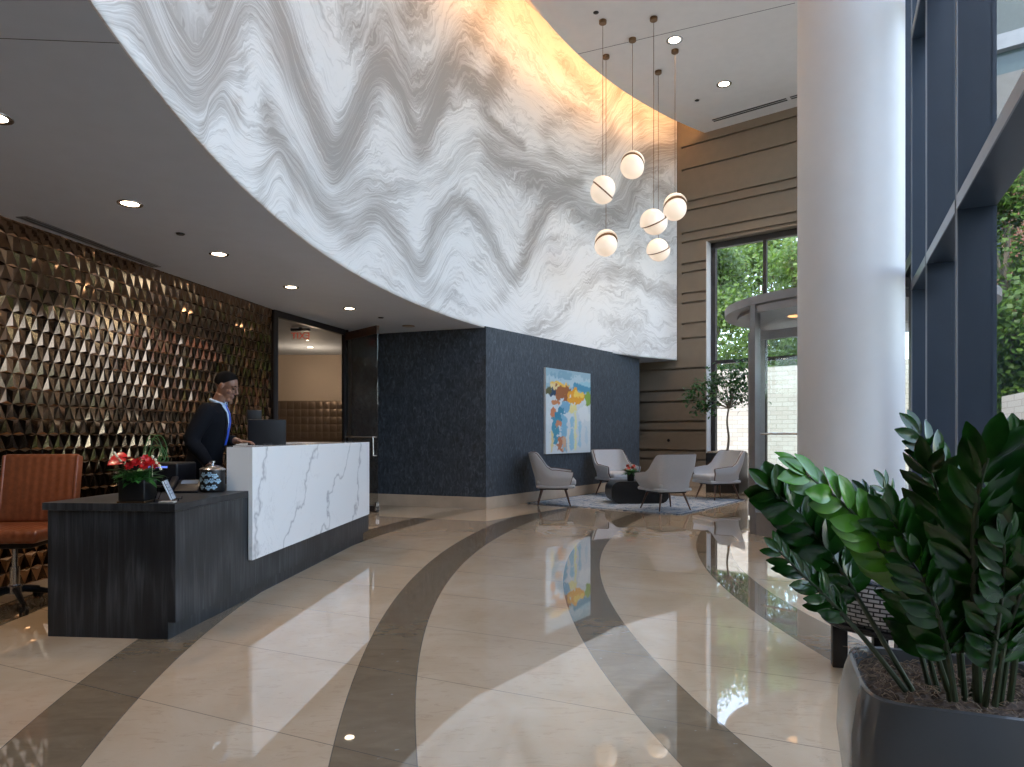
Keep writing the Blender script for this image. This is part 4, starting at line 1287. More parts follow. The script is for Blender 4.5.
ld = MB().lathe([(jr*1.03, 0.152), (jr*1.04, 0.158), (jr*0.9, 0.168), (jr*0.5, 0.182), (0.012, 0.19), (0.010, 0.197), (0.018, 0.203), (0.018, 0.214), (0.001, 0.218)], 32).build('lid', M['chrome'], jar)

# easel sign
ep = Dk+dv*0.17+dnr*(-0.02-0.075)
es = thing('easel_sign', 'small white card on a black wire easel at the desk edge', 'card holder', (ep.x-0.02, ep.y+0.02, LT), math.radians(108))
Rx = Matrix.Rotation(math.radians(-24), 4, 'X')
MB().rbox(-0.085, 0.085, -0.004, 0.004, 0.012, 0.135, 0.002, Rx).build('card', plain('white_card', (0.62, 0.68, 0.75), 0.25), es)
bt_ = MB()
for zz in (0.045, 0.065, 0.085, 0.105):
    bt_.box(-0.065, 0.065 if zz < 0.1 else 0.02, -0.0055, -0.0045, zz, zz+0.006, Rx)
bt_.build('print_lines', plain('blue_grey_print', (0.05, 0.09, 0.16), 0.4), es)
ea = MB()
for sx in (-0.07, 0.07):
    ea.tube([(sx, -0.03, 0.004), (sx, 0.0, 0.008), (sx, 0.055, 0.14), (sx, 0.10, 0.004)], 0.003, 6)
    ea.tube([(sx, -0.03, 0.004), (sx, -0.032, 0.02)], 0.003, 6)
ea.tube([(-0.07, 0.10, 0.004), (0.07, 0.10, 0.004)], 0.003, 6)
ea.build('easel', M['black'], es)
np_ = Dk+dv*0.05+dnr*(-0.075)
tag(MB().rbox(-0.045, 0.045, -0.022, 0.022, 0, 0.012, 0.003).build('card_stack', plain('grey_cards', (0.35, 0.33, 0.30), 0.5), loc=(np_.x, np_.y, LT)), 'small stack of cards at the corner of the desk', 'cards')

# monitor
def monitor(px0, px1, pyt, pyb, Y, label, base_z, turn, stand=True):
    c = Pt((px0+px1)/2, 0, Y)
    zt = EYE+(433-pyt)/F*Y; zb = EYE+(433-pyb)/F*Y
    w = (px1-px0)/F*Y/abs(math.cos(turn))
    t = thing('computer_monitor', label, 'monitor', (c.x, c.y, base_z), turn)
    MB().rbox(-w/2, w/2, -0.02, 0.012, zb-base_z, zt-base_z, 0.008).build('housing', M['black'], t)
    MB().box(-w/2+0.012, w/2-0.012, 0.0125, 0.014, zb-base_z+0.015, zt-base_z-0.012).build('screen', Mt('dark_screen', (0.02, 0.022, 0.026), 0.1).m, t)
    MB().rbox(-0.035, 0.035, -0.05, -0.02, 0.01, (zt-base_z)*0.62, 0.006).rbox(-0.11, 0.11, -0.12, 0.06, 0.0, 0.014, 0.005).build('stand', M['black'], t)
    return t
monitor(250.5, 283.5, 419.5, 447, 5.75, 'black computer monitor seen from behind above the marble counter', LT, 0.42)
monitor(243, 268, 408, 436, 7.1, 'smaller black monitor behind the first one near the bronze wall', LT-0.0, -0.9) if False else None
ph = thing('display_screen', 'small black display on a pole just behind the large monitor', 'screen', (-2.80, 7.42, CT), 0.5)
MB().rbox(-0.075, 0.075, -0.02, 0.02, 0.21, 0.35, 0.008).build('screen_head', M['black'], ph)
MB().tube([(0, 0.0, 0.0), (0, 0.0, 0.22)], 0.018, 12).rbox(-0.08, 0.08, -0.07, 0.07, 0, 0.012, 0.003).build('stand', M['black'], ph)

# desk phone and printer behind
pp_ = Pt(186, 488, 4.72)
tp = thing('desk_phone', 'black desk phone with a pale blue display beside the jar', 'phone', (pp_.x-0.015, pp_.y+0.02, LT), 0.25)
Rp = Matrix.Rotation(math.radians(22), 4, 'X')
MB().rbox(-0.10, 0.10, -0.09, 0.09, 0.012, 0.036, 0.006, Rp @ Matrix.Translation((0, 0, 0.018))).build('body', M['black'], tp)
MB().rbox(-0.095, -0.05, -0.09, 0.09, 0.04, 0.065, 0.01, Rp @ Matrix.Translation((0, 0, 0.018))).build('handset', M['black'], tp)
MB().box(-0.03, 0.08, 0.02, 0.075, 0.0365, 0.0375, Rp @ Matrix.Translation((0, 0, 0.018))).build('display', plain('pale_lcd', (0.16, 0.22, 0.32), 0.2), tp)
pr = thing('printer', 'black printer on the desk behind the flowers', 'printer', (*dp(0.93, -0.66), LT), -0.1)
MB().rbox(-0.19, 0.19, -0.13, 0.12, 0.0, 0.20, 0.015).build('body', M['black'], pr)
MB().rbox(-0.15, 0.15, -0.20, -0.13, 0.03, 0.045, 0.005).build('paper_tray', M['blackmat'], pr)
MB().box(-0.05, 0.12, -0.1325, -0.131, 0.165, 0.178).build('display_strip', Mt('blue_display', (0.1, 0.15, 0.4), emis=(0.15, 0.25, 0.9), estr=0.5).m, pr)

# ------------------------------------------------------------------ office chair
leather = Mt('tan_leather', rough=0.34)
fz_ = leather.noise(leather.obj(), 30, 5, 0.6)
leather.color(leather.ramp(fz_, [(0.3, (0.17, 0.047, 0.017)), (0.7, (0.26, 0.078, 0.030))]))
wv = leather.node('ShaderNodeTexWave', wave_type='BANDS', bands_direction='X'); wv.inputs['Scale'].default_value = 5.5
wv.inputs['Distortion'].default_value = 2.0; wv.inputs['Detail'].default_value = 3
leather.link(leather.scale(leather.obj(), (1, 0.3, 0.25)), wv.inputs['Vector'])
leather.bump(wv.outputs['Fac'], 0.3, 0.012)
oc_ = thing('office_chair', 'tan leather swivel office chair behind the desk at the left edge', 'office chair', (-3.42, 4.70, -0.0), 0.12)
MB().rbox(-0.27, 0.27, -0.25, 0.27, 0.47, 0.56, 0.035, seg=4).build('seat', leather.m, oc_)
Rb = Matrix.Translation((0, 0.27, 0.55)) @ Matrix.Rotation(math.radians(-9), 4, 'X')
MB().rbox(-0.26, 0.26, -0.035, 0.035, 0.0, 0.50, 0.03, Rb, 4).build('backrest', leather.m, oc_)
MB().rbox(-0.262, -0.235, -0.04, 0.04, 0.02, 0.49, 0.012, Rb).build('side_panel', leather.m, oc_)
MB().rbox(0.235, 0.262, -0.04, 0.04, 0.02, 0.49, 0.012, Rb).build('side_panel', leather.m, oc_)
MB().rbox(-0.20, 0.20, -0.18, 0.24, 0.43, 0.475, 0.01).build('seat_frame', M['black'], oc_)
MB().tube([(0, 0, 0.12), (0, 0, 0.28)], 0.03, 14).tube([(0, 0, 0.28), (0, 0, 0.44)], 0.018, 12).build('gas_lift', M['chrome'], oc_)
MB().lathe([(0.001, 0.10), (0.05, 0.10), (0.05, 0.15), (0.035, 0.16), (0.001, 0.16)], 16).build('hub', M['chrome'], oc_)
for k in range(5):
    a = 2*PI*k/5+0.35
    lg = MB().tube([(0.03*math.cos(a), 0.03*math.sin(a), 0.13), (0.30*math.cos(a), 0.30*math.sin(a), 0.075)], [0.024, 0.014], 8).build('base_leg', M['black'], oc_)
    cs = MB()
    for s_ in (-0.016, 0.016):
        Mx = Matrix.Translation((0.30*math.cos(a), 0.30*math.sin(a), 0.0285)) @ Matrix.Rotation(a, 4, 'Z') @ Matrix.Translation((0, s_, 0)) @ Matrix.Rotation(PI/2, 4, 'X')
        cs.lathe([(0.001, -0.009), (0.026, -0.009), (0.028, -0.004), (0.028, 0.004), (0.026, 0.009), (0.001, 0.009)], 16, M=Mx)
    cs.tube([(0.30*math.cos(a), 0.30*math.sin(a), 0.03), (0.30*math.cos(a), 0.30*math.sin(a), 0.08)], 0.009, 6)
    cs.build('caster', M['black'], lg)

# ------------------------------------------------------------------ tree in planter by the window
tp_ = Pt(726, 433, 13.9)
tpl = thing('potted_tree', 'leafy indoor tree in a black square planter in front of the tall window', 'potted tree', (tp_.x+0.02, tp_.y, 0), -0.6)
MB().rbox(-0.33, 0.33, -0.33, 0.33, 0.0, 0.80, 0.012).build('planter', M['blackmat'], tpl)
MB().rbox(-0.31, 0.31, -0.31, 0.31, 0.795, 0.83, 0.01).build('pebbles', plain('tan_pebbles', (0.42, 0.32, 0.22), 0.8, vary=0.5, scale=50), tpl)
tr = MB()
tr.tube(catmull([(0, 0, 0.8), (0.03, 0.02, 1.1), (0.0, 0.0, 1.45), (0.05, 0.0, 1.78)], 5), [0.028-0.0008*i for i in range(16)], 8)
r3 = random.Random(21)
cl = []
TC = [(-0.72, 0.1, 1.95), (-0.55, -0.1, 2.1), (-0.3, 0.0, 2.2), (-0.5, 0.2, 1.72), (-0.1, 0.1, 2.3), (0.15, 0.0, 2.35), (0.35, 0.1, 2.25), (0.5, -0.1, 2.1), (0.55, 0.1, 1.9), (-0.25, -0.2, 1.95), (0.1, -0.2, 2.05), (0.3, 0.2, 1.9), (-0.05, 0.2, 2.45), (0.25, -0.1, 2.5), (-0.3, 0.2, 1.8), (0.0, -0.25, 2.2)]
Ri = Matrix.Rotation(0.6, 3, 'Z')
for c in TC:
    c = Ri @ Vector(c)
    cl.append(c)
    tr.tube(catmull([(0.05, 0, 1.7), (c.x*0.45+0.03, c.y*0.45, 1.7+(c.z-1.7)*0.6), tuple(c)], 4), [0.014-0.0011*k for k in range(9)], 6)
tr.build('trunk', bark, tpl)
leafB = make_leaf('ficus_leaves', (0.012, 0.05, 0.014), (0.05, 0.14, 0.04), 0.35, 0.25, 9)
fo = MB()
for i in range(1300):
    c = r3.choice(cl)
    p = c+Vector((r3.gauss(0, 0.11), r3.gauss(0, 0.11), r3.gauss(0, 0.09)))
    a = r3.uniform(0, 2*PI)
    leafmesh(fo, p, (math.cos(a), math.sin(a), r3.uniform(-0.9, 0.3)), (0, 0, 1), r3.uniform(0.08, 0.13), r3.uniform(0.038, 0.06), 0.2, 3)
fo.build('foliage', leafB, tpl)
kb = bei((Pt(667, 441, 15.7).xy-B0).dot(BD), -0.012)
tag(MB().lathe([(0.001, -0.012), (0.03, -0.012), (0.035, 0.012), (0.001, 0.012)], 16, M=Matrix.Rotation(math.atan2(BD.y, BD.x), 4, 'Z') @ Matrix.Rotation(PI/2, 4, 'X')).build('wall_button', M['black'], loc=(kb.x, kb.y, 1.03)), 'small round black fitting on the taupe grooved wall', 'wall fitting')

# ------------------------------------------------------------------ person at the desk
def applied(mb, name, mat, parent, voxel, smooth=3, M_=None):
    o = mb.build(name+'_src', mat)
    md = o.modifiers.new('r', 'REMESH'); md.mode = 'VOXEL'; md.voxel_size = voxel; md.use_smooth_shade = True
    if smooth:
        m2 = o.modifiers.new('s', 'SMOOTH'); m2.factor = 0.5; m2.iterations = smooth
    bpy.context.view_layer.update()
    me = bpy.data.meshes.new_from_object(o.evaluated_get(bpy.context.evaluated_depsgraph_get()))
    old = o.data
    bpy.data.objects.remove(o); bpy.data.meshes.remove(old)
    me.name = name
    me.materials.clear(); me.materials.append(mat)
    me.polygons.foreach_set('use_smooth', [True]*len(me.polygons))
    n = bpy.data.objects.new(name, me); COL.objects.link(n)
    if parent: n.parent = parent
    return n
def ell(mb, c, r, Mx=None, n=16):
    vs = []; fs = []
    m = n//2
    for i in range(m+1):
        ph = PI*i/m
        for k in range(n):
            w = 2*PI*k/n
            v = Vector((c[0]+r[0]*max(0.01, math.sin(ph))*math.cos(w), c[1]+r[1]*max(0.01, math.sin(ph))*math.sin(w), c[2]-r[2]*math.cos(ph)))
            vs.append(Mx @ v if Mx else v)
    for i in range(m):
        for k in range(n):
            fs.append((i*n+k, i*n+(k+1) % n, (i+1)*n+(k+1) % n, (i+1)*n+k))
    fs.append(tuple(range(n))[::-1]); fs.append(tuple(m*n+k for k in range(n)))
    return mb.add(vs, fs, True)
def ring_loft(mb, rings, n=28):
    vs = []; fs = []
    for (cx, cy, cz, rx, ry) in rings:
        for k in range(n):
            w = 2*PI*k/n
            vs.append((cx+rx*math.copysign(abs(math.cos(w))**0.85, math.cos(w)), cy+ry*math.copysign(abs(math.sin(w))**0.85, math.sin(w)), cz))
    for i in range(len(rings)-1):
        for k in range(n):
            fs.append((i*n+k, i*n+(k+1) % n, (i+1)*n+(k+1) % n, (i+1)*n+k))
    fs.append(tuple(range(n))[::-1]); fs.append(tuple((len(rings)-1)*n+k for k in range(n)))
    return mb.add(vs, fs, True)
fd = Vector((0.98, 0.17)).normalized()
man = thing('person', 'person in a black suit with a bright blue tie looking down behind the desk', 'person', (-2.50, 5.52, 0), math.atan2(fd.y, fd.x)-PI/2)
man.scale = (0.966, 0.966, 0.966)
skin = plain('brown_skin', (0.22, 0.105, 0.064), 0.42, vary=0.12, scale=20)
suit = fabric('black_suit_cloth', (0.006, 0.0065, 0.009), (0.009, 0.010, 0.013), 120, 0.08)
shirtm = plain('pale_blue_shirt', (0.42, 0.55, 0.72), 0.7)
tiem = plain('bright_blue_tie', (0.02, 0.08, 0.55), 0.4)
hairm = plain('black_hair', (0.005, 0.0045, 0.0045), 0.9, spec=0.1)
SH = {1: Vector((0.185, 0.085, 1.435)), -1: Vector((-0.185, 0.095, 1.435))}
WR = {1: Vector((0.315, 0.135, 0.985)), -1: Vector((-0.07, 0.25, 1.175))}
EL = {1: Vector((0.275, -0.01, 1.185)), -1: Vector((-0.235, 0.03, 1.20))}
HD = {1: Vector((0.25, 0.80, -0.45)).normalized(), -1: Vector((0.15, 0.97, -0.10)).normalized()}
body = MB()
ring_loft(body, [(0, 0.0, 0.86, 0.15, 0.105), (0, 0.0, 0.95, 0.16, 0.11), (0, 0.02, 1.08, 0.135, 0.095), (0, 0.05, 1.22, 0.15, 0.105), (0, 0.07, 1.34, 0.165, 0.11), (0, 0.085, 1.42, 0.15, 0.09), (0, 0.10, 1.47, 0.07, 0.06)])
body.tube([(0, 0.10, 1.43), (0, 0.125, 1.50), (0, 0.155, 1.56)], [0.062, 0.054, 0.056], 16)
for sg in (1, -1):
    body.tube(catmull([SH[sg], (SH[sg]+EL[sg])/2, EL[sg], (EL[sg]*0.5+WR[sg]*0.5), WR[sg]], 4), [0.055-0.0016*i for i in range(17)], 14)
    # hand: palm and five fingers
    d = HD[sg]; up = Vector((0, 0, 1)); s_ = d.cross(up).normalized(); un = s_.cross(d).normalized()
    w = WR[sg]
    pc = w+d*0.05
    Mh_ = Matrix.Translation(pc) @ Matrix((s_, d, un)).transposed().to_4x4()
    ell(body, (0, 0, 0), (0.041, 0.052, 0.016), Mh_)
    body.tube([w-d*0.02, w+d*0.03], [0.026, 0.026], 12)
    for k, (off, ln) in enumerate(((-0.031, 0.060), (-0.0105, 0.075), (0.010, 0.078), (0.030, 0.068))):
        b0 = w+d*0.085+s_*off
        p1 = b0+(d+un*0.10+s_*off*1.5).normalized()*ln*0.45
        p2 = p1+(d-un*0.35).normalized()*ln*0.32
        p3 = p2+(d*0.8-un*0.75).normalized()*ln*0.27
        body.tube([b0-d*0.02, b0, p1, p2, p3], [0.009, 0.0092, 0.0085, 0.008, 0.0068], 10)
    ts = -1 if sg == 1 else 1
    tb = w+d*0.02+s_*ts*0.028
    body.tube([tb-s_*ts*0.01, tb+(d+s_*ts*0.9).normalized()*0.028, tb+(d+s_*ts*0.9).normalized()*0.034+(d*0.95+s_*ts*0.2-un*0.2).normalized()*0.030], [0.012, 0.0105, 0.008], 10)
    body.tube(catmull([(sg*0.09, 0, 0.93), (sg*0.10, 0.01, 0.70), (sg*0.105, 0.02, 0.49), (sg*0.11, 0.0, 0.28), (sg*0.11, -0.01, 0.09)], 4), [0.085-0.0032*i for i in range(17)], 14)
    body.tube([(sg*0.11, -0.03, 0.05), (sg*0.115, 0.10, 0.038), (sg*0.12, 0.19, 0.032)], [0.042, 0.042, 0.030], 12)
# head, looking down and turned to the right
HM = Matrix.Translation((0, 0.185, 1.635)) @ Matrix.Rotation(math.radians(-10), 4, 'Z') @ Matrix.Rotation(math.radians(-24), 4, 'X')
ell(body, (0, -0.008, 0.030), (0.074, 0.094, 0.088), HM, 24)
ell(body, (0, 0.016, -0.035), (0.060, 0.074, 0.082), HM, 24)
ell(body, (0, 0.062, -0.092), (0.030, 0.026, 0.024), HM)          # chin
body.tube([HM @ Vector((0, 0.086, 0.022)), HM @ Vector((0, 0.100, -0.005)), HM @ Vector((0, 0.112, -0.027))], [0.009, 0.011, 0.0145], 10)
for sx in (-1, 1):
    ell(body, (sx*0.013, 0.098, -0.030), (0.009, 0.011, 0.008), HM)
    ell(body, (sx*0.076, -0.008, -0.005), (0.010, 0.020, 0.032), HM)   # ears
    ell(body, (sx*0.034, 0.076, 0.027), (0.024, 0.012, 0.009), HM)     # brow
    ell(body, (sx*0.046, 0.062, -0.025), (0.020, 0.018, 0.016), HM)    # cheek
ell(body, (0, 0.088, -0.056), (0.025, 0.012, 0.0065), HM)
ell(body, (0, 0.085, -0.068), (0.021, 0.012, 0.0070), HM)
applied(body, 'body', skin, man, 0.0052, 2)
hr = MB()
def hp_(ph, th, k):
    return HM @ Vector((0.0785*k*math.sin(ph)*math.cos(th), -0.012+0.098*k*math.sin(ph)*math.sin(th), 0.032+0.094*k*math.cos(ph)))
vs = []; fs = []; NP, NT = 14, 40
for i in range(NP+1):
    for k in range(NT):
        th = 2*PI*k/NT
        fr_f = max(0, math.sin(th))**0.7
        pmax = math.radians(112)*(1-fr_f)+math.radians(50)*fr_f
        ph = pmax*i/NP
        vs.append(hp_(ph, th, 1.02))
for i in range(NP+1):
    for k in range(NT):
        th = 2*PI*k/NT
        fr_f = max(0, math.sin(th))**0.7
        pmax = math.radians(112)*(1-fr_f)+math.radians(50)*fr_f
        vs.append(hp_(pmax*i/NP, th, 0.94))
o_ = (NP+1)*NT
for i in range(NP):
    for k in range(NT):
        a, b, c, d_ = i*NT+k, i*NT+(k+1) % NT, (i+1)*NT+(k+1) % NT, (i+1)*NT+k
        fs += [(a, b, c, d_), (o_+a, o_+d_, o_+c, o_+b)]
for k in range(NT):
    a = NP*NT+k; b = NP*NT+(k+1) % NT
    fs.append((a, b, o_+b, o_+a))
hr.add(vs, fs, True); hr.build('hair', hairm, man)
eb = MB()
for sx in (-1, 1):
    eb.tube([HM @ Vector((sx*0.018, 0.0905, 0.031)), HM @ Vector((sx*0.036, 0.086, 0.037)), HM @ Vector((sx*0.052, 0.074, 0.030))], [0.003, 0.004, 0.003], 6)
eb.build('eyebrows', hairm, man)
ey = MB()
for sx in (-1, 1):
    ell(ey, (sx*0.033, 0.079, 0.008), (0.0125, 0.010, 0.007), HM, 12)
ey.build('eyes', plain('dark_eye', (0.03, 0.02, 0.015), 0.2), man)
# jacket
jk = MB()
JR = [(0, -0.01, 0.80, 0.205, 0.145), (0, 0.0, 0.92, 0.200, 0.145), (0, 0.02, 1.06, 0.178, 0.132), (0, 0.045, 1.20, 0.190, 0.142), (0, 0.065, 1.33, 0.200, 0.146), (0, 0.08, 1.41, 0.190, 0.125), (0, 0.09, 1.455, 0.145, 0.095), (0, 0.10, 1.495, 0.078, 0.070)]
ring_loft(jk, JR)
for sg in (1, -1):
    jk.tube(catmull([SH[sg]-Vector((sg*0.03, 0, 0)), SH[sg]*0.72+EL[sg]*0.28, EL[sg], (EL[sg]*0.5+WR[sg]*0.5), WR[sg]-HD[sg]*0.015], 4), [0.072, 0.076, 0.076, 0.075, 0.073, 0.070, 0.068, 0.066, 0.064, 0.061, 0.058, 0.055, 0.052, 0.049, 0.046, 0.044, 0.043], 16)
applied(jk, 'jacket', suit, man, 0.009, 4)
def front_y(x, z):
    for a, b in zip(JR[:-1], JR[1:]):
        if a[2] <= z <= b[2]:
            t = (z-a[2])/(b[2]-a[2])
            cy = a[1]+(b[1]-a[1])*t; rx = a[3]+(b[3]-a[3])*t; ry = a[4]+(b[4]-a[4])*t
            return cy+ry*math.sqrt(max(0.0, 1-(x/rx)**2))
    return 0.17
def patch(wf, z0, z1, off, nz_=16, nx__=8):
    mb = MB(); vs = []; fs = []
    for s__ in (0, 1):
        for i in range(nz_+1):
            z = z0+(z1-z0)*i/nz_
            for j in range(nx__+1):
                x = wf(z)*(-1+2*j/nx__)
                vs.append((x, front_y(x, z)+off-0.008*s__, z))
    n1_ = (nz_+1)*(nx__+1)
    for i in range(nz_):
        for j in range(nx__):
            a = i*(nx__+1)+j
            fs += [(a, a+1, a+nx__+2, a+nx__+1), (n1_+a, n1_+a+nx__+1, n1_+a+nx__+2, n1_+a+1)]
    for i in range(nz_):
        a = i*(nx__+1); fs.append((a, a+nx__+1, n1_+a+nx__+1, n1_+a)); a += nx__; fs.append((a, n1_+a, n1_+a+nx__+1, a+nx__+1))
    return mb.add(vs, fs, True)
patch(lambda z: 0.006+0.075*max(0, (z-1.13)/0.35)**0.9, 1.13, 1.488, 0.006).build('shirt', shirtm, man)
patch(lambda z: 0.030-0.012*max(0, (z-1.15)/0.33), 1.14, 1.485, 0.012).build('tie', tiem, man)
cl_ = MB()
cl_.tube([(0.056*math.cos(a), 0.122+0.060*math.sin(a), 1.500-0.022*math.sin(a)) for a in [math.radians(q) for q in range(-250, 71, 16)]], 0.012, 8)
for sx in (-1, 1):
    leafmesh(cl_, (sx*0.022, 0.176, 1.515), (sx*0.5, 0.35, -0.8), (0, 1, 0.3), 0.055, 0.035, 0.1, 4, lambda t: 1-t*0.8)
cl_.build('collar', shirtm, man)
lp = MB()
for sx in (-1, 1):
    vs = []; fs = []
    for i in range(13):
        z = 1.12+0.35*i/12
        x0 = 0.006+0.072*max(0, (z-1.13)/0.35)**0.9
        wd_ = 0.034*math.sin(PI*min(1, 0.15+0.8*i/12))+0.008
        for x in (x0, x0+wd_):
            vs.append((sx*x, front_y(x, z)+0.009, z)); vs.append((sx*x, front_y(x, z)-0.002, z))
    for i in range(12):
        a = i*4
        fs += [(a, a+2, a+6, a+4), (a+1, a+5, a+7, a+3), (a, a+4, a+5, a+1), (a+2, a+3, a+7, a+6)]
    lp.add(vs, fs, True)
lp.build('lapels', suit, man)
trs = MB()
ring_loft(trs, [(0, 0, 0.80, 0.17, 0.12), (0, 0, 0.90, 0.172, 0.122), (0, 0, 0.99, 0.16, 0.115)])
for sg in (1, -1):
    trs.tube(catmull([(sg*0.09, 0, 0.90), (sg*0.10, 0.01, 0.70), (sg*0.105, 0.02, 0.49), (sg*0.11, 0.0, 0.28), (sg*0.11, -0.01, 0.07)], 4), [0.105-0.0026*i for i in range(17)], 16)
applied(trs, 'trousers', suit, man, 0.010, 3)
sh_ = MB()
for sg in (1, -1):
    sh_.tube([(sg*0.11, -0.055, 0.055), (sg*0.11, -0.02, 0.055), (sg*0.115, 0.10, 0.045), (sg*0.12, 0.21, 0.036)], [0.045, 0.052, 0.050, 0.034], 14)
    sh_.box(sg*0.115-0.045, sg*0.115+0.045, -0.08, 0.22, 0.0, 0.02)
applied(sh_, 'shoes', M['blackmat'], man, 0.008, 2)

# ------------------------------------------------------------------ woven seat behind the plant
wv_m = Mt('black_white_weave', rough=0.8)
x_, y_, z_ = wv_m.sep(wv_m.obj())
ang_ = wv_m.math('ARCTAN2', y_, x_)
br = wv_m.node('ShaderNodeTexBrick')
wv_m.link(wv_m.comb(wv_m.math('MULTIPLY', ang_, 0.32), z_, 0), br.inputs['Vector'])
for nm, v in (('Color1', (0.42, 0.41, 0.40, 1)), ('Color2', (0.22, 0.22, 0.22, 1)), ('Mortar', (0.008, 0.008, 0.008, 1))): br.inputs[nm].default_value = v
br.inputs['Scale'].default_value = 8; br.inputs['Mortar Size'].default_value = 0.03; br.inputs['Brick Width'].default_value = 0.42; br.inputs['Row Height'].default_value = 0.16
wv_m.color(br.outputs['Color']); wv_m.bump(br.outputs['Fac'], -0.8, 0.01)
ws = thing('woven_stool', 'black and white woven stool on a dark base half hidden behind the big plant', 'stool', (1.915, 3.45, 0))
MB().lathe([(0.001, 0.265), (0.29, 0.265), (0.325, 0.30), (0.335, 0.36), (0.325, 0.44), (0.30, 0.47), (0.001, 0.47)], 48).build('woven_body', wv_m.m, ws)
cu = Mt('blue_white_cushion', rough=0.7)
cu.color(cu.ramp(cu.noise(cu.obj(), 60, 2), [(0.42, (0.10, 0.20, 0.38)), (0.55, (0.60, 0.66, 0.74))]))
MB().lathe([(0.001, 0.471), (0.27, 0.471), (0.305, 0.50), (0.305, 0.54), (0.27, 0.57), (0.15, 0.585), (0.001, 0.59)], 48).build('cushion', cu.m, ws)
MB().lathe([(0.001, 0.235), (0.31, 0.235), (0.325, 0.245), (0.325, 0.264), (0.001, 0.264)], 48).build('base_plate', M['blackmat'], ws)
for k in range(4):
    a = PI/4+PI/2*k+0.5
    MB().rbox(-0.035, 0.035, -0.035, 0.035, 0, 0.235, 0.004, Matrix.Translation((0.24*math.cos(a), 0.24*math.sin(a), 0)) @ Matrix.Rotation(a, 4, 'Z')).build('leg', M['blackmat'], ws)

# ------------------------------------------------------------------ big glossy plant in the foreground
PC = Vector((1.175, 1.80)); PA = math.radians(-20)
zz = thing('potted_plant', 'large glossy dark green leafy plant in a shiny grey square pot in the foreground', 'potted plant', (PC.x, PC.y, 0), PA)
potm = plain('glossy_grey_glaze', (0.115, 0.118, 0.125), 0.16, vary=0.05)
def sup(r, z, n=64, e=0.36):
    out = []
    for k in range(n):
        w = 2*PI*k/n
        c, s__ = math.cos(w), math.sin(w)
        out.append((r*math.copysign(abs(c)**e, c), r*math.copysign(abs(s__)**e, s__), z))
    return out
prof = [(0.19, 0.0), (0.225, 0.06), (0.262, 0.20), (0.278, 0.33), (0.274, 0.43), (0.258, 0.505), (0.249, 0.535), (0.245, 0.548), (0.238, 0.552), (0.231, 0.548), (0.228, 0.535), (0.228, 0.50)]
vs = []; fs = []; n = 64
for r, z in prof: vs += sup(r, z)
for i in range(len(prof)-1):
    for k in range(n):
        fs.append((i*n+k, i*n+(k+1) % n, (i+1)*n+(k+1) % n, (i+1)*n+k))
fs.append(tuple(range(n))[::-1])
fs.append(tuple((len(prof)-1)*n+k for k in range(n)))
MB().add(vs, fs, True).build('pot', potm, zz)
mu = MB()
rr_ = random.Random(11)
g_ = 26; vs = []; fs = []
for i in range(g_+1):
    for j in range(g_+1):
        x = (-1+2*i/g_); y = (-1+2*j/g_)
        vs.append((x*0.222, y*0.222, 0.512+rr_.uniform(-0.008, 0.012)))
for i in range(g_):
    for j in range(g_):
        a = i*(g_+1)+j; fs.append((a, a+1, a+g_+2, a+g_+1))
mu.add(vs, fs)
mu.build('soil', M['mulch'], zz)
st_ = MB()
for i in range(420):
    c = Vector((rr_.uniform(-0.20, 0.20), rr_.uniform(-0.20, 0.20), 0.525+rr_.uniform(0, 0.012)))
    if i < 40: c = Vector((rr_.uniform(-0.235, -0.18), rr_.uniform(-0.1, 0.22), 0.545+rr_.uniform(0, 0.012)))
    a = rr_.uniform(0, 2*PI); L = rr_.uniform(0.015, 0.045)
    d = Vector((math.cos(a), math.sin(a), rr_.uniform(-0.1, 0.35))); e = Vector((-math.sin(a), math.cos(a), 0))*rr_.uniform(-0.5, 0.5)
    st_.tube([c-d*L*0.5, c+e*L*0.4+Vector((0, 0, 0.006)), c+d*L*0.5], 0.0011, 4, smooth=False)
tag(st_.build('straw_mulch', plain('pale_straw', (0.24, 0.17, 0.11), 0.8, vary=0.4, scale=30), zz), kind='stuff')
zz_mat = make_leaf('glossy_dark_leaves', (0.006, 0.036, 0.006), (0.022, 0.095, 0.012), 0.10, 0.0, 12)
zz_lime = make_leaf('glossy_young_leaves', (0.045, 0.18, 0.015), (0.12, 0.34, 0.03), 0.16, 0.0, 10)
stem_m = plain('plant_stem', (0.035, 0.055, 0.022), 0.45, vary=0.3)
ZI = Matrix.Translation((PC.x, PC.y, 0)) @ Matrix.Rotation(PA, 4, 'Z'); ZI = ZI.inverted()
def zleaf(t):
    return max(0.03, math.sin(PI*min(1.0, t**1.12)*0.985+0.02)**0.62)
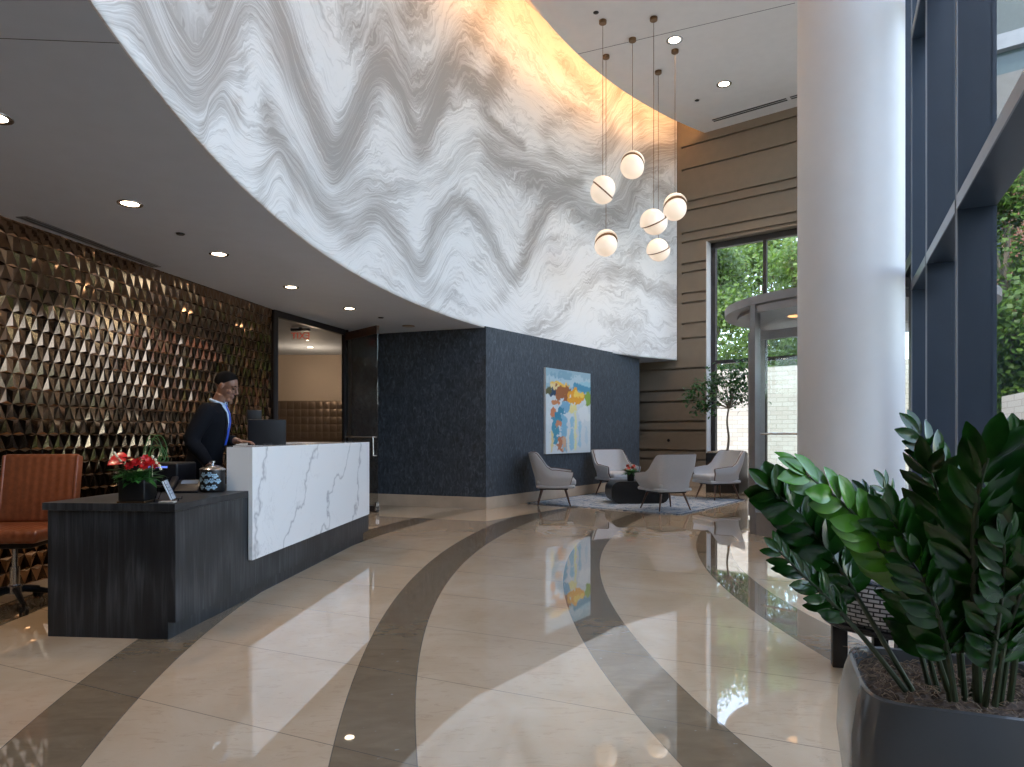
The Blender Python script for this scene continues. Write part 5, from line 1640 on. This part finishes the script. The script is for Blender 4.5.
def zstem(path, L, face=(-0.3, -1, 0.2), lime=False, n=None, t0=0.22, ang=0.85, wr=0.46, rad=0.0075, seed=0, droop=0.1, jit=0.25):
    rz = random.Random(seed*13+5)
    pts = catmull([ZI @ Vector(p) for p in path], 8)
    N = len(pts)
    s = MB().tube(pts, [rad*(1-0.7*i/(N-1)) for i in range(N)], 8).build('stem', stem_m, zz)
    lens_ = [0]
    for a, b in zip(pts[:-1], pts[1:]): lens_.append(lens_[-1]+(b-a).length)
    tot = lens_[-1]
    if n is None: n = int(tot*(1-t0)/(L*0.36))
    lm = MB(); fv = (ZI.to_3x3() @ Vector(face)).normalized()
    def at_(s__):
        s__ = min(s__, tot*0.999)
        for i in range(N-1):
            if lens_[i+1] >= s__:
                t = (s__-lens_[i])/(lens_[i+1]-lens_[i]+1e-9)
                return pts[i].lerp(pts[i+1], t), (pts[i+1]-pts[i]).normalized()
        return pts[-1], (pts[-1]-pts[-2]).normalized()
    for k in range(n):
        q = t0+(1-t0)*(k+0.5)/n
        p, T = at_(q*tot)
        nf = (fv-T*fv.dot(T)).normalized()
        S = T.cross(nf)
        ll = L*(0.75+0.35*math.sin(PI*min(1, q*0.95)))*rz.uniform(0.88, 1.08)
        for sd in (1, -1):
            pp = p+T*(L*0.12 if sd > 0 else -0.0)
            aa = ang*(1-0.35*q)+rz.uniform(-0.1, 0.1)
            d = T*math.cos(aa)+S*sd*math.sin(aa)+nf*rz.uniform(-jit, jit)+Vector((0, 0, -droop))
            up = nf+S*rz.uniform(-0.3, 0.3)+T*rz.uniform(-0.3, 0.1)
            leafmesh(lm, pp, d, up, ll, ll*wr, 0.16, 6, zleaf)
    p, T = at_(tot)
    nf = (fv-T*fv.dot(T)).normalized()
    leafmesh(lm, p-T*0.004, T, nf, L*0.8, L*0.36, 0.15, 6, zleaf)
    lm.build('leaves', zz_lime if lime else zz_mat, s)
    return s
def Q(*a):
    return [Pt(x, y, Y) for x, y, Y in a]
zstem(Q((912, 690, 1.72), (872, 622, 1.70), (838, 566, 1.70), (803, 520, 1.70), (772, 489, 1.70)), 0.098, (-0.1, -1, 0.25), seed=1, t0=0.42, wr=0.60, ang=0.9)
zstem(Q((905, 690, 1.66), (872, 648, 1.62), (835, 606, 1.60), (805, 577, 1.60), (779, 551, 1.60)), 0.062, (0.2, -1, 0.1), seed=2, t0=0.50, wr=0.40, ang=0.8)
zstem(Q((948, 690, 1.66), (925, 625, 1.62), (890, 560, 1.58), (850, 510, 1.55), (805, 474, 1.52)), 0.095, (-0.65, -0.55, 0.7), lime=True, seed=3, t0=0.40, wr=0.50, ang=0.75)
zstem(Q((962, 690, 1.85), (955, 600, 1.88), (948, 520, 1.90), (938, 470, 1.90), (918, 436, 1.90)), 0.105, (0.2, -1, 0.2), seed=4, t0=0.35, wr=0.42)
zstem(Q((978, 700, 1.62), (975, 610, 1.52), (974, 540, 1.45), (979, 490, 1.42), (988, 458, 1.40)), 0.125, (-0.55, -1, 0.35), seed=5, t0=0.22, wr=0.36, ang=0.72, rad=0.011)
zstem(Q((945, 690, 1.92), (925, 600, 2.0), (905, 540, 2.05), (893, 510, 2.1), (884, 488, 2.1)), 0.085, (0.3, -1, 0.2), seed=6, t0=0.35, wr=0.30)
zstem(Q((1000, 700, 1.80), (1004, 600, 1.78), (1008, 520, 1.76), (1010, 470, 1.75), (1012, 445, 1.75)), 0.11, (-0.2, -1, 0.3), seed=7, t0=0.25, wr=0.36)
zstem(Q((1010, 700, 1.60), (1022, 610, 1.50), (1034, 530, 1.45), (1046, 470, 1.42), (1056, 440, 1.40)), 0.125, (-0.5, -1, 0.1), seed=8, t0=0.2, wr=0.36)
zstem(Q((995, 705, 1.58), (1005, 640, 1.50), (1022, 590, 1.44), (1040, 550, 1.40), (1056, 524, 1.38)), 0.10, (-0.2, -1, 0.5), seed=9, t0=0.2)
zstem(Q((950, 700, 1.70), (940, 630, 1.62), (925, 575, 1.58), (906, 540, 1.55), (890, 520, 1.54)), 0.10, (-0.7, -0.6, 0.6), seed=10, t0=0.25, wr=0.42)
zstem(Q((930, 690, 1.85), (912, 620, 1.88), (893, 560, 1.92), (877, 520, 1.95), (866, 500, 1.95)), 0.09, (0.1, -1, 0.2), seed=11, t0=0.25, wr=0.42)
zstem(Q((965, 700, 1.72), (958, 620, 1.68), (952, 560, 1.66), (940, 500, 1.64), (930, 470, 1.62)), 0.115, (-0.75, -0.5, 0.5), seed=12, t0=0.25, wr=0.38)
zstem(Q((990, 700, 1.90), (1000, 620, 1.95), (1020, 550, 1.98), (1036, 500, 2.0), (1046, 470, 2.0)), 0.11, (0, -1, 0.3), seed=13, t0=0.2)
zstem(Q((975, 700, 1.95), (975, 620, 1.98), (968, 560, 2.0), (962, 510, 2.02), (960, 480, 2.05)), 0.10, (0, -1, 0.4), seed=14, t0=0.2)
zstem(Q((985, 705, 1.60), (992, 660, 1.52), (1000, 610, 1.46), (1004, 570, 1.42), (1004, 540, 1.40)), 0.085, (-0.1, -1, 0.3), seed=16, t0=0.3, wr=0.4)
zstem(Q((955, 700, 1.60), (948, 655, 1.55), (938, 615, 1.52), (926, 585, 1.50), (912, 562, 1.50)), 0.085, (-0.4, -1, 0.4), seed=17, t0=0.3)
zstem(Q((970, 700, 1.80), (985, 640, 1.78), (990, 590, 1.76), (985, 545, 1.75), (975, 510, 1.75)), 0.105, (-0.4, -1, 0.4), seed=18, t0=0.2, wr=0.4)
zstem(Q((940, 700, 1.80), (925, 640, 1.80), (915, 590, 1.80), (905, 550, 1.82), (895, 520, 1.84)), 0.10, (-0.5, -0.8, 0.5), seed=19, t0=0.2, wr=0.42)
zstem(Q((1000, 705, 1.70), (1008, 655, 1.68), (1018, 610, 1.66), (1026, 570, 1.65), (1030, 540, 1.64)), 0.10, (-0.3, -1, 0.3), seed=20, t0=0.2, wr=0.42)
